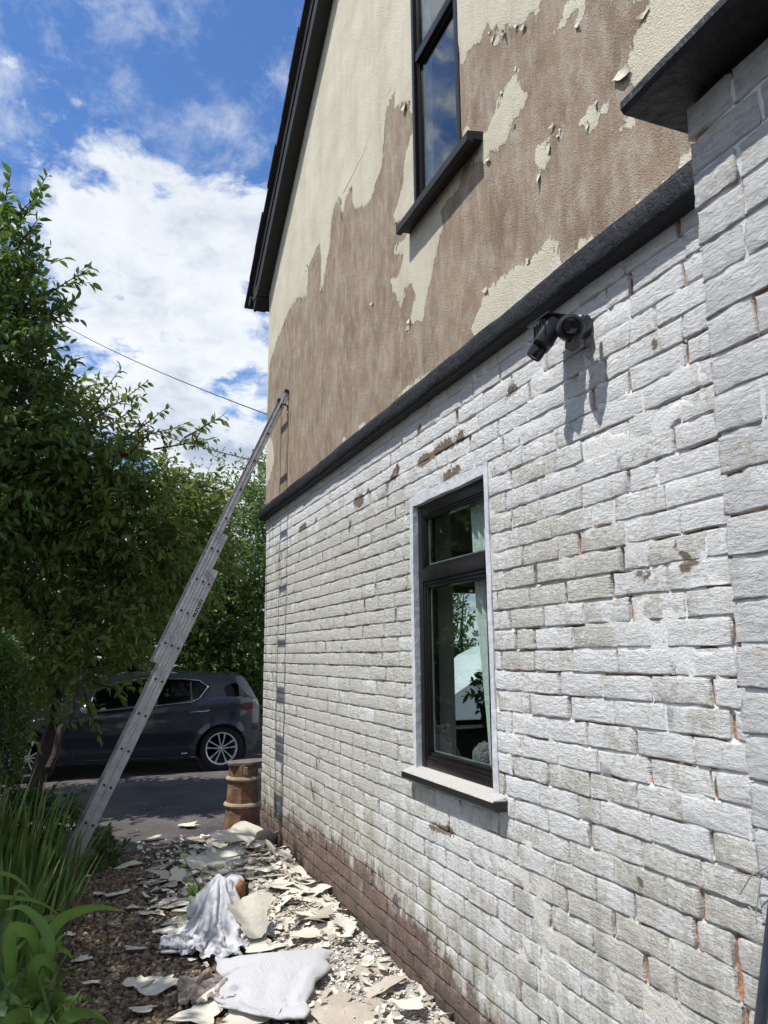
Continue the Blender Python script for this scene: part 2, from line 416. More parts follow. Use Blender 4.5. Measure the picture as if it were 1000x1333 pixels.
M['bright_leaf'] = mat_leaf('bright_green_leaf', (.055, .115, .026), (.13, .22, .05), oldamt=.0)
M['box_leaf'] = mat_leaf('box_leaf', (.030, .066, .018), (.080, .145, .034), oldamt=.0)
M['blade'] = mat_leaf('strap_leaf', (.048, .105, .026), (.115, .20, .048), (.30, .24, .07), .05, trans=.36)
M['broad_blade'] = mat_leaf('broad_strap_leaf', (.085, .180, .032), (.185, .320, .062), (.34, .26, .08), .05, trans=.42)
M['bark'] = simple('bark', (.060, .042, .034), .9, .4, 18, bump=.02, bscale=30)
M['red_bark'] = simple('red_brown_bark', (.040, .026, .022), .85, .4, 14, bump=.015, bscale=30)
M['twig'] = simple('twig_bark', (.075, .055, .035), .85, .3, 20)
M['orange'] = simple('orange_petal', (.75, .25, .02), .5, .2)
def mat_asphalt():
    m, t = new_mat('worn_tarmac'); P = t.pos()
    n = t.noise(P, 1.1, 7, .65); f = t.noise(P, 130, 4, .7); c = t.noise(t.pos((1, 1.8, 1)), 5, 6, .7)
    col = t.mix(t.mapr(n, .35, .68), (.070, .065, .065), (.150, .138, .134))
    col = t.mix(t.mapr(c, .60, .70, 0, .55), col, (.17, .16, .15))
    col = t.mix(t.mapr(f, .55, .72, 0, .5), col, (.13, .12, .12))
    setb(t, color=col, rough=.92, spec=.25, normal=t.bump(t.add(f, t.mul(n, 2)), .008)); return m
M['asphalt'] = mat_asphalt()
M['soil'] = simple('garden_soil', (.050, .036, .025), .95, .5, 6, bump=.05, bscale=24)
def mat_gravel():
    m, t = new_mat('gravel_bed'); P = t.pos()
    v = t.vor(P, 55); n = t.noise(P, 4, 5, .6)
    col = t.mix(n, (.060, .044, .032), (.13, .10, .075))
    setb(t, color=col, rough=.95, spec=.2, normal=t.bump(v, .012)); return m
M['gravel'] = mat_gravel()
def mat_stone():
    m, t = new_mat('gravel_stone'); v = t.attr('tint'); n = t.noise(t.pos(), 60, 4)
    col = t.ramp(v, [(0, (.095, .070, .045)), (.5, (.19, .148, .10)), (.85, (.28, .225, .16)), (1, (.36, .33, .28))])
    setb(t, color=t.mix(t.mul(n, .5), col, (.09, .06, .045)), rough=.9, spec=.2); return m
M['stone'] = mat_stone()
def mat_rubble():
    m, t = new_mat('plaster_rubble'); P = t.pos()
    n = t.noise(P, 5, 6, .65); f = t.noise(P, 60, 5, .75); v = t.vor(P, 75)
    col = t.mix(t.mapr(f, .35, .65), (.42, .385, .34), (.70, .675, .63))
    col = t.mix(t.mapr(n, .55, .7, 0, .6), col, (.30, .23, .18))
    setb(t, color=col, rough=.95, spec=.15, normal=t.bump(t.add(f, t.mul(v, .6)), .02)); return m
M['rubble'] = mat_rubble()
def mat_chip():
    m, t = new_mat('plaster_chip'); v = t.attr('tint')
    setb(t, color=t.ramp(v, [(0, (.28, .23, .19)), (.3, (.50, .45, .39)), (.6, (.68, .65, .56)), (1, (.80, .80, .78))]), rough=.9, spec=.2); return m
M['chip'] = mat_chip()
def mat_flake(name, a, b):
    m, t = new_mat(name); P = t.pos(); n = t.noise(P, 12, 6, .65); f = t.noise(P, 120, 4, .7)
    oi = t.node('ShaderNodeObjectInfo').outputs['Random']
    col = t.mix(t.mapr(t.add(n, t.mul(oi, .4)), .5, .9), a, b)
    col = t.mix(t.mapr(t.noise(P, 30, 5, .7), .60, .72, 0, .4), col, (.34, .28, .22))
    setb(t, color=col, rough=.75, spec=.25, normal=t.bump(t.add(f, t.mul(n, 2.5)), .004)); return m
M['flake'] = mat_flake('cream_paint_flake', (.70, .67, .56), (.58, .56, .49))
M['wall_flake'] = mat_flake('cream_wall_paint', (.70, .655, .53), (.62, .585, .47))
M['flake_back'] = mat_flake('flake_underside', (.41, .35, .29), (.52, .465, .40))
def mat_cloth(name, c, c2, bump=.006):
    m, t = new_mat(name); P = t.pos(); n = t.noise(P, 9, 5, .6)
    setb(t, color=t.mix(n, c, c2), rough=.72, spec=.25, sheen=.15, normal=t.bump(t.add(t.mul(t.noise(t.pos((1, .5, 1)), 22, 5, .6, .8), 2.0), t.noise(P, 400, 2)), bump)); return m
M['sack'] = mat_cloth('white_sack', (.60, .605, .635), (.66, .665, .685), .006)
M['cloth'] = mat_cloth('grey_dust_sheet', (.64, .65, .68), (.76, .765, .785), .005)
M['beige_cloth'] = mat_cloth('beige_rag', (.40, .32, .26), (.52, .44, .37), .012)
M['orange_fabric'] = simple('orange_fabric', (.26, .10, .04), .8, .3, 20, bump=.006, bscale=60)
M['terracotta'] = simple('weathered_terracotta', (.165, .090, .050), .85, .6, 11, bump=.006, bscale=50)
M['pot_ring'] = simple('cream_clay_ring', (.32, .26, .18), .85, .3, 9, bump=.005, bscale=50)
M['slate'] = simple('slate', (.15, .125, .105), .8, .3, 12, bump=.006, bscale=40)
M['cable'] = simple('black_cable', (.02, .02, .022), .6)
M['pole'] = simple('dark_blue_grey_steel', (.045, .055, .075), .45, .2, 20)
M['wire'] = simple('galvanised_wire', (.38, .38, .37), .5, .2, metal=.5)
# car
def mat_carpaint():
    m, t = new_mat('dark_grey_car_paint'); n = t.noise(t.pos(), 3, 3)
    setb(t, color=t.mix(n, (.019, .024, .034), (.025, .031, .043)), rough=.30, metal=.35, coat=1.0, coatr=.04, spec=.5); return m
M['car'] = mat_carpaint()
M['chrome'] = simple('chrome', (.80, .80, .82), .15, .03, metal=1.0)
M['rim'] = simple('silver_alloy', (.80, .81, .82), .30, .05, metal=.4)
M['tyre'] = simple('tyre_rubber', (.014, .014, .014), .8, .2, 40, bump=.002)
M['trim'] = simple('black_trim', (.010, .010, .011), .5)
M['tail'] = simple('red_tail_lens', (.11, .006, .006), .12, .1, coat=.6)
M['mirror_glass'] = simple('silver_mirror_cap', (.55, .56, .58), .2, .05, metal=.5)
M['van'] = simple('white_van_paint', (.74, .76, .78), .3, .03, coat=.6)
M['room_wall'] = simple('room_wall_paint', (.34, .33, .30), .9, .08)
M['room_floor'] = simple('room_floor', (.10, .07, .05), .6, .2)
M['curtain'] = mat_cloth('pale_curtain', (.74, .80, .76), (.82, .86, .82), .006)
M['wood'] = simple('pale_wood', (.42, .27, .13), .45, .25, 14)
M['cushion'] = simple('grey_fabric', (.17, .175, .18), .95, .4, 45, bump=.02, bscale=55)
M['kerb'] = simple('edging_stone', (.13, .12, .115), .9, .3, 10, bump=.01, bscale=40)

# ------------------------------------------------------------------ cloth: let the sheet, the rag and the sack fall into shape
def grid_mesh(nx, ny, fn):
    V = [fn(i / nx, j / ny) for j in range(ny + 1) for i in range(nx + 1)]
    return V, [(j * (nx + 1) + i, j * (nx + 1) + i + 1, (j + 1) * (nx + 1) + i + 1, (j + 1) * (nx + 1) + i) for j in range(ny) for i in range(nx)]
PEAK = at_y(292, 1143, 5.05)
def simulate():
    tmp = []
    gv, gf = grid_mesh(60, 60, lambda u, v: (-1.6 + 1.7 * u, 3.4 + 2.4 * v, .022 + .05 * (float(fbm(np.array([u * 14]), np.array([v * 19]), 3, 3)[0]) - .45)))
    g = mk('tmp', gv, gf, None, mats=[]); tmp.append(g)
    post = MB().lathe([(.21, .0), (.13, .09), (.075, .17), (.04, .25), (.022, .29), (0, .30)], (PEAK[0], PEAK[1] - .02, 0), (0, 0, 1), 20).build('tmp', M['rubble']); tmp.append(post)
    for o in tmp:
        o.modifiers.new('c', 'COLLISION'); o.collision.thickness_outer = .007; o.collision.cloth_friction = 35
    def cloth(V, Fq, mass, ten, comp, shear, bend, press=None):
        o = mk('tmp', V, Fq, None, mats=[]); c = o.modifiers.new('cl', 'CLOTH'); st = c.settings; st.quality = 6; st.mass = mass; st.tension_stiffness = ten; st.compression_stiffness = comp; st.shear_stiffness = shear; st.bending_stiffness = bend; st.air_damping = 1.2
        c.collision_settings.distance_min = .006; c.collision_settings.collision_quality = 3
        if press: st.use_pressure = True; st.uniform_pressure_force = press
        else: c.collision_settings.use_self_collision = True; c.collision_settings.self_distance_min = .006
        return o
    a2 = R(48)
    def shp(u, v):
        x = (u - .60) * .78 + .05 * math.sin(7 * v + 1); y = (v - .50) * .78 + .05 * math.sin(6 * u)
        return (PEAK[0] - .06 + x * math.cos(a2) - y * math.sin(a2), PEAK[1] - .20 + x * math.sin(a2) + y * math.cos(a2), .315 + .02 * math.sin(14 * u + 5 * v) + .02 * math.sin(17 * v - 6 * u))
    sv, sf = grid_mesh(60, 60, shp); sheet_ = cloth(sv, sf, .25, 15, 15, 5, 1.2)
    dd = [math.hypot(p[0] - PEAK[0], p[1] - PEAK[1]) for p in sv]; vg = sheet_.vertex_groups.new(name='pin'); vg.add([i for i, d in enumerate(dd) if d < .035], 1.0, 'REPLACE'); sheet_.modifiers['cl'].settings.vertex_group_mass = 'pin'
    cr = [at_z(*p, .03)[:2] for p in ((282, 1322), (392, 1334), (440, 1238), (284, 1254))]
    nx, ny = 44, 34
    bl = lambda u, v, z: (*(cr[0] * (1 - u) * (1 - v) + cr[1] * u * (1 - v) + cr[2] * u * v + cr[3] * (1 - u) * v + np.array([.018 * math.sin(11 * v + 1) + .01 * math.sin(23 * v), .016 * math.sin(9 * u) + .010 * math.sin(21 * u + 2)])), z + .012 * math.sin(8 * u + 3 * v))
    v1, f1 = grid_mesh(nx, ny, lambda u, v: bl(u, v, .085)); v2, f2 = grid_mesh(nx, ny, lambda u, v: bl(u, v, .073)); n = len(v1)
    ix = lambda i, j: j * (nx + 1) + i
    bd = [ix(i, 0) for i in range(nx + 1)] + [ix(nx, j) for j in range(1, ny + 1)] + [ix(i, ny) for i in range(nx - 1, -1, -1)] + [ix(0, j) for j in range(ny - 1, 0, -1)]
    kf = f1 + [tuple(n + q for q in f[::-1]) for f in f2] + [(bd[(k + 1) % len(bd)], bd[k], n + bd[k], n + bd[(k + 1) % len(bd)]) for k in range(len(bd))]
    sack_ = cloth(v1 + v2, kf, .05, 30, 12, 8, .25, 2.7)
    rc = np.mean([at_z(*p, .02)[:2] for p in ((232, 1290), (284, 1280), (285, 1300), (256, 1308))], 0)
    rv, rf = grid_mesh(26, 26, lambda u, v: (rc[0] + (u - .5) * .30, rc[1] + (v - .5) * .34, .10 + .022 * math.sin(9 * u + 3) * math.sin(8 * v) + .02 * math.sin(13 * u - 6 * v))); rag_ = cloth(rv, rf, .25, 15, 10, 5, 1.0)
    S.frame_start = 1; S.frame_end = 40
    for f in range(1, 41): S.frame_set(f)
    dg = bpy.context.evaluated_depsgraph_get(); out = []
    for o, Fq in ((sheet_, sf), (sack_, kf), (rag_, rf)):
        me = o.evaluated_get(dg).data; P = np.zeros(len(me.vertices) * 3, np.float32); me.vertices.foreach_get('co', P); out.append((P.reshape(-1, 3).astype(float), Fq))
    for o in tmp + [sheet_, sack_, rag_]: bpy.data.objects.remove(o, do_unlink=True)
    S.frame_set(1); return out
SHEET, SACK, RAG = simulate()

# ================================================================== SETTING: ground
def sheet(name, x0, x1, y0, y1, z, mat, step=None, amp=0, seed=1, fn=None):
    nx = 2 if not step else max(2, int((x1 - x0) / step) + 1); ny = 2 if not step else max(2, int((y1 - y0) / step) + 1)
    X, Y = np.meshgrid(np.linspace(x0, x1, nx), np.linspace(y0, y1, ny)); Z = np.full(X.shape, z)
    if amp: Z = Z + amp * (fbm(X * 1.3, Y * 1.3, seed) - .5)
    if fn: Z = fn(X, Y, Z)
    I = np.arange(nx * ny).reshape(ny, nx)
    Fc = np.stack([I[:-1, :-1], I[:-1, 1:], I[1:, 1:], I[1:, :-1]], -1).reshape(-1, 4)
    o = mk(name, np.stack([X, Y, Z], -1).reshape(-1, 3), Fc, mat, smooth=True); tag(o, kind='structure'); return o
sheet('ground', -260, 260, -120, 380, -.06, M['soil'])
sheet('driveway', -9, 12, 7.32, 17, -.004, M['asphalt'], .12, .03, 3)
sheet('flower_bed', -6, -1.60, 1.0, 8.2, .0, M['soil'], .08, .10, 5)
sheet('gravel_path', -1.9, -.25, 1.0, 7.34, -.012, M['gravel'], .05, .02, 8)
def rub_h(x, y):
    w = np.clip((x + .62 + .25 * (fbm(x * 0 + y * 1.4, y * .3, 31) - .5) * 2) / .45, 0, 1); w = w * w * (3 - 2 * w)
    e = np.clip((7.55 - y) / .5, 0, 1)
    return w * e * (.045 + .05 * np.exp(-((y - 5.9) / 1.0) ** 2) * np.clip(1 - np.abs(x + .35) / .5, 0, 1) + .05 * (fbm(x * 5, y * 5, 9) - .45)) - .035 * (1 - w * e)
sheet('rubble_bed', -.98, -.004, 1.6, 7.7, 0.0, M['rubble'], .025, 0, 2, lambda X, Y, Z: rub_h(X, Y))
def kerb():
    mb = MB(); 
    for i in range(3): mb.box(-1.55 + i * .62, -.955 + i * .62, 7.285, 7.345, -.06, .012 + .004 * (i % 2), .008)
    o = mb.build('kerb', M['kerb'], smooth=True); tag(o, kind='structure')
kerb()

# ================================================================== HOUSE
house = thing('house', 'two storey house side with cream render peeling off above white painted brickwork', 'house', (0, 3, 0))
OP = (2.936, 3.806, .996, 2.49)              # hole in the brickwork round the lower window, band included
spots_px = [(546, 603, 562, 592, 5), (562, 591, 583, 577, 4), (586, 571, 588, 578, 4), (597, 570, 603, 567, 5), (512, 622, 518, 611, 4), (502, 640, 504, 630, 3), (462, 655, 471, 648, 4),
            (478, 646, 479, 640, 2.5), (580, 622, 598, 611, 4), (468, 657, 472, 652, 3), (663, 510, 669, 504, 5), (888, 738, 903, 731, 4), (828, 747, 842, 751, 3.5), (545, 562, 547, 556, 3), (405, 1020, 409, 1040, 2.5), (412, 990, 413, 1000, 2),
            (455, 690, 456, 680, 3), (390, 690, 398, 684, 3), (410, 680, 412, 676, 2), (872, 706, 874, 716, 3), (852, 449, 853, 451, 3), (560, 1075, 590, 1084, 2), (430, 1130, 440, 1138, 3), (835, 1150, 840, 1158, 3)]
caps = []
for a, b, c, d, r in spots_px:
    if r <= 0: continue
    p = at_x(a, b); q = at_x(c, d); _, dep = proj(p); caps.append((p[1:], q[1:], r * dep[0] / F))
def spot_sd(yz):
    d = np.full(len(yz), 1.0)
    for a, b, r in caps:
        e = b - a; w = yz - a; tt = np.clip(w @ e / (e @ e + 1e-9), 0, 1)
        d = np.minimum(d, np.linalg.norm(w - tt[:, None] * e, axis=1) - r)
    return d
def wear_fn(y, z):
    w = .30 + .55 * np.clip((y - 3.3) / .9, 0, 1) * np.clip((2.75 - z) / .35, 0, 1)
    w += .42 * np.exp(-((y - 2.55) / .55) ** 2 - ((z - 1.95) / .33) ** 2)
    w += .42 * np.exp(-((y - 2.2) / .8) ** 2 - ((z - .75) / .32) ** 2)
    w -= .22 * np.clip((z - 2.6) / .2, 0, 1)
    w -= .25 * np.exp(-((y - 4.1) / .9) ** 2 - ((z - .72) / .2) ** 2)
    return w + .12 * (fbm(y * 1.5, z * 2.5, 77) - .5) * 2
US = np.array([0, .024, .27, .5, .73, .976, 1.0]); VS = np.array([0, .085, .5, .93, 1.0])
def brick_geo(xf, y0, y1, z0, z1, g, wear, rough=1.0, back=.035):
    nu, nv = len(US), len(VS)
    dy = y1 - y0; dz = z1 - z0
    us = US.copy() if dy > .16 else np.array([0, .05, .3, .5, .7, .95, 1.0])
    U, Vv = np.meshgrid(us, VS)
    jy = g.normal(0, .0026, U.shape) * rough; jz = g.normal(0, .0021, U.shape) * rough
    Y = y0 + U * dy + jy; Z = z0 + Vv * dz + jz
    ring = (U == 0) | (U == 1) | (Vv == 0) | (Vv == 1)
    low = (Vv == 0)
    prot = g.normal(0, .0014) + g.normal(0, .0010, U.shape) * rough
    X = xf - prot + ring * (.0012 + np.abs(g.normal(0, .0012, U.shape)) * rough)
    tilt = g.normal(0, .0014); X = X + tilt * (U - .5) - .0012 * low
    A = np.stack([X, Y, Z], -1).reshape(-1, 3)
    I = np.arange(nu * nv).reshape(nv, nu)
    Fq = [(I[j, i], I[j + 1, i], I[j + 1, i + 1], I[j, i + 1]) for j in range(nv - 1) for i in range(nu - 1)]
    loop = list(I[0, :]) + list(I[1:, -1]) + list(I[-1, -2::-1]) + list(I[-2:0:-1, 0])
    B = A[loop].copy(); B[:, 0] = xf + back
    n0 = nu * nv; L = len(loop)
    Fq += [(loop[i], loop[(i + 1) % L], n0 + (i + 1) % L, n0 + i) for i in range(L)]
    Vt = np.concatenate([A, B])
    w = np.full(len(Vt), wear)
    return Vt, np.array(Fq), w
def brick_rows(y_lo, y_hi, rows, rnd, corner_hi=True, cut=None, opens=None):
    out = []
    for i in range(rows):
        z0 = i * .083 + .0034; z1 = (i + 1) * .083 - .0034
        y = y_hi
        first = True
        k = 0
        while y > y_lo + .02:
            ln = .241
            if first and i % 2: ln = .116
            elif rnd.random() < .16: ln = .116
            elif rnd.random() < .06: ln = .18
            first = False
            a, b = max(y - ln + rnd.uniform(-.006, .006), y_lo), y
            gap = .0065
            if opens is not None:
                near = (1.25 if z0 > 1.3 else .8) if a < 3.3 else .5
                if rnd.random() < .32 * near: gap = rnd.uniform(.011, .024); opens.append((a - gap / 2, z0 + .01, a - gap / 2, z1 - rnd.uniform(0, .03), gap * .9))
                if rnd.random() < .30 * near:
                    f0 = rnd.uniform(0, .5); f1 = rnd.uniform(f0 + .2, 1); opens.append((a + f0 * (b - a), z0 - .003, a + f1 * (b - a), z0 - .003, .011))
            y = a - gap
            segs = [(a, b)]
            if cut and z1 > cut[2] + .01 and z0 < cut[3] - .01:
                ns = []
                for s0, s1 in segs:
                    if s1 <= cut[0] or s0 >= cut[1]: ns.append((s0, s1))
                    else:
                        if s0 < cut[0] - .035: ns.append((s0, cut[0] - .004))
                        if s1 > cut[1] + .035: ns.append((cut[1] + .004, s1))
                segs = ns
            out += [(s0, s1, z0, z1) for s0, s1 in segs]
    return out
def build_bricks(parent, xf, bricks, mat, g, wearf, smooth=True, limit=300):
    sc = []
    for (y0, y1, z0, z1) in bricks:
        p, dep = proj([(xf, y0, z0), (xf, y1, z0), (xf, y1, z1), (xf, y0, z1)])
        if dep.min() < .1: sc.append(0); continue
        a = .5 * abs(sum(p[i, 0] * p[(i + 1) % 4, 1] - p[(i + 1) % 4, 0] * p[i, 1] for i in range(4)))
        c = p.mean(0); vis = -20 < c[0] < 1010 and -20 < c[1] < 1340
        sc.append(a if vis else 0)
    order = np.argsort(sc)[::-1]; single = set(order[:limit].tolist())
    RV = []; RF = []; RW = []; n = 0; cnt = 0
    for i, (y0, y1, z0, z1) in enumerate(bricks):
        w = wearf((y0 + y1) / 2, (z0 + z1) / 2) + g.normal(0, .13)
        Vt, Fq, W = brick_geo(xf, y0, y1, z0, z1, g, w)
        if i in single:
            mk('brick', Vt, Fq, mat, parent, smooth=False, attrs={'wear': W, 'spot': spot_sd(Vt[:, 1:])})
            cnt += 1
        else: RV.append(Vt); RF.append(Fq + n); RW.append(W); n += len(Vt)
    if RV:
        V = np.concatenate(RV)
        o = mk('distant_bricks', V, np.concatenate(RF), mat, parent, attrs={'wear': np.concatenate(RW), 'spot': spot_sd(V[:, 1:])}); o['kind'] = 'stuff'
def mortar_sheet(name, xf, y0, y1, z0, z1, cut, mat, parent, step=.02, wearf=wear_fn, deep=1.0, seed=50, opens=()):
    ys = np.arange(y0, y1 + 1e-6, step); zs = np.arange(z0, z1 + 1e-6, step)
    if cut: ys = dedup(np.concatenate([ys, cut[:2]]), cut[:2]); zs = dedup(np.concatenate([zs, cut[2:]]), cut[2:])
    Y, Z = np.meshgrid(ys, zs)
    n = fbm(Y * 2.2, Z * 6, seed, 4); left = np.clip((Y - 3.0) / 2.0, 0, 1)
    op = np.clip((fbm(Y * 8, Z * 12, seed + 5, 3) - (.60 - .09 * left)) * 7, 0, 1)            # joints with the pointing gone
    for (a0, c0, a1, c1, r) in opens:
        m_ = (Y > min(a0, a1) - .05) & (Y < max(a0, a1) + .05) & (Z > min(c0, c1) - .05) & (Z < max(c0, c1) + .05)
        if not m_.any(): continue
        e0, e1 = a1 - a0, c1 - c0; tt = np.clip(((Y[m_] - a0) * e0 + (Z[m_] - c0) * e1) / (e0 * e0 + e1 * e1 + 1e-9), 0, 1)
        op[m_] = np.maximum(op[m_], np.clip(1.25 - np.hypot(Y[m_] - a0 - tt * e0, Z[m_] - c0 - tt * e1) / r, 0, 1))
    X = xf + .0012 + deep * (.0072 * np.clip((n - .42) * 3.2, 0, 1) + .0065 * left + .015 * op) + .0015 * (vnoise(Y * 60, Z * 60, 3) - .5)
    I = np.arange(Y.size).reshape(Y.shape)
    Fq = np.stack([I[:-1, :-1], I[1:, :-1], I[1:, 1:], I[:-1, 1:]], -1).reshape(-1, 4)
    if cut:
        cy = ((Y[:-1, :-1] + Y[1:, 1:]) / 2).ravel(); cz = ((Z[:-1, :-1] + Z[1:, 1:]) / 2).ravel()
        Fq = Fq[~((cy > cut[0]) & (cy < cut[1]) & (cz > cut[2]) & (cz < cut[3]))]
    V = np.stack([X, Y, Z], -1).reshape(-1, 3)
    return mk(name, V, Fq, mat, parent, smooth=True, attrs={'open': op.ravel(), 'wear': wearf(Y, Z).ravel(), 'spot': spot_sd(V[:, 1:])})
g1 = np.random.default_rng(5); r1 = random.Random(3); OPENS = []; rows1 = brick_rows(.95, 7.4, 36, r1, cut=OP, opens=OPENS)
brick_wall = mortar_sheet('brick_wall', 0, .9, 7.395, -.08, 2.99, OP, M['mortar'], house, step=.0125, opens=OPENS)
build_bricks(brick_wall, 0.0, rows1, M['brick'], g1, wear_fn)
mb = MB(); mb.box(.02, .25, 7.35, 7.39, -.1, 5.36); mb.box(.02, 6.0, 7.36, 7.398, -.1, .9); mb.box(.02, 1.55, 7.36, 7.398, .9, 2.35); mb.box(2.95, 6, 7.36, 7.398, .9, 2.35); mb.box(.02, 6, 7.36, 7.398, 2.35, 5.2)
mb.build('front_wall', M['white_band'], house)
# room behind the lower window, with a front window opposite the lane
mb = MB(); mb.box(3.6, 3.65, 1.5, 7.36, 0, 2.7); mb.box(.27, 3.6, 1.45, 1.5, 0, 2.7); mb.box(.25, 3.65, 1.5, 7.36, 2.7, 2.75)
mb.box(.10, .25, 1.5, 2.925, 0, 2.7); mb.box(.10, .25, 3.822, 7.36, 0, 2.7); mb.box(.10, .25, 2.925, 3.822, 0, .996); mb.box(.10, .25, 2.925, 3.822, 2.49, 2.7)
mb.build('room_wall', M['room_wall'], house)
mb = MB(); mb.box(.1, 3.65, 1.45, 7.36, -.05, 0.02); mb.build('room_floor', M['room_floor'], house)
mb = MB(); mb.box(1.55, 1.62, 7.34, 7.41, .9, 2.35); mb.box(2.88, 2.95, 7.34, 7.41, .9, 2.35); mb.box(1.62, 2.88, 7.34, 7.41, .9, .97); mb.box(1.62, 2.88, 7.34, 7.41, 2.28, 2.35)
fw = mb.build('front_window', M['frame'], house)
mb = MB(); mb.box(1.62, 2.88, 7.37, 7.376, .97, 2.28); mb.build('pane', M['glass'], fw)

# ---- rendered gable wall
def gable_top(y): return 5.40 + .715 * (7.42 - y) if y > 3.0 else 5.40 + .715 * (y + 1.42)
UW = (3.085, 3.640, 4.03, 5.75)
def px_poly(pts): return [at_x(a, b)[1:] for a, b in pts]
r6 = lambda L: [(340 + a / 2.3, 100 + b / 2.3) for a, b in L]
r7 = lambda L: [(600 + a / 2.897, b / 2.897) for a, b in L]
peel_main = [(352, 480), (355, 466), (362, 446), (367, 432), (373, 417), (381, 400), (390, 387), (396, 389), (401, 383), (403, 362), (405, 343), (412, 328), (418, 315), (420, 340), (420, 378), (423, 380), (426, 345), (431, 320), (433, 291), (437, 270), (444, 257), (447, 280), (449, 278), (452, 258), (460, 243), (461, 268), (464, 274), (472, 270), (483, 265), (488, 252), (492, 243), (497, 222), (501, 204), (503, 170), (505, 148), (511, 130), (516, 124), (516, 146), (520, 138), (531, 136), (541, 133)]
peel_main += [(548, 131), (600, 60), (603, 86)] + r7([(40, 190), (75, 170), (92, 130), (105, 100), (120, 125), (155, 108), (190, 120), (222, 100), (250, 95), (280, 50), (292, 68), (310, 20), (322, -10), (340, -170), (560, -300), (700, -260), (705, 0), (710, 60), (690, 100), (660, 150), (662, 190), (650, 220), (630, 255), (625, 290), (640, 310), (655, 330), (800, 420), (880, 460), (880, 560), (850, 590), (825, 640), (800, 660), (770, 695), (740, 720), (710, 750), (680, 770), (655, 800), (640, 820), (605, 850), (570, 890), (540, 892), (510, 895), (490, 905), (460, 885), (455, 960), (420, 1000), (400, 995), (385, 990), (372, 950), (365, 910), (330, 915), (300, 950), (270, 990), (240, 995), (210, 1010), (180, 1045), (150, 1050), (120, 1085), (105, 1100), (75, 1170), (40, 1250), (55, 1262), (60, 1300)])
peel_main += [(600, 462), (577, 480), (556, 488), (536, 502), (521, 517), (525, 522), (500, 545), (450, 590), (400, 632), (346, 668), (345, 640), (349, 560)]
peel_isl = [[(536, 133), (552, 128), (556, 292), (531, 292), (517, 289), (514, 284), (519, 268), (527, 243), (529, 215), (532, 198), (541, 165), (539, 150)],
    r6([(450, 436), (440, 480), (430, 490), (412, 508), (400, 528), (410, 536), (432, 530), (425, 570), (415, 600), (395, 612), (398, 640), (412, 668), (425, 685), (432, 668), (440, 632), (455, 618), (467, 655), (458, 700), (445, 757), (460, 740), (470, 720), (480, 735), (492, 722), (500, 670), (512, 620), (525, 560), (540, 500), (556, 430), (540, 408), (575, 365), (602, 330), (618, 235)]),
    r7([(230, 250), (235, 270), (230, 320), (258, 365), (245, 405), (222, 430), (210, 470), (185, 500), (180, 540), (152, 570), (125, 573), (110, 605), (92, 640), (75, 612), (55, 605), (72, 590), (90, 500), (112, 490), (132, 435), (150, 405), (140, 385), (165, 350), (190, 310), (212, 290), (220, 262)]),
    r7([(360, 475), (370, 510), (355, 535), (345, 565), (345, 600), (325, 640), (305, 678), (295, 640), (297, 555), (312, 540), (330, 548), (345, 510)]), r7([(388, 490), (393, 500), (385, 528), (380, 515)]),
    r7([(525, 390), (537, 418), (560, 392), (560, 430), (540, 452), (520, 472), (490, 512), (485, 470), (450, 478), (470, 450), (483, 430), (482, 405), (505, 412)]),
    r7([(625, 432), (667, 447), (660, 482), (612, 487)]), r7([(430, -20), (500, -20), (470, 40), (455, 102), (435, 107), (446, 50), (400, 90), (350, 162), (368, 110), (400, 40)]),
    r7([(570, -15), (588, -15), (570, 55)]), r7([(672, -15), (690, -15), (670, 45)]), r7([(133, 147), (155, 139), (161, 165), (140, 192), (130, 168)]), r7([(18, 475), (42, 480), (50, 540), (35, 567), (18, 535)]),
    [(349, 560), (356, 575), (359, 602), (353, 622), (347, 640)], [(446, 590), (449, 572), (453, 566), (454, 585)], [(468, 560), (473, 548), (484, 553), (476, 566)]]
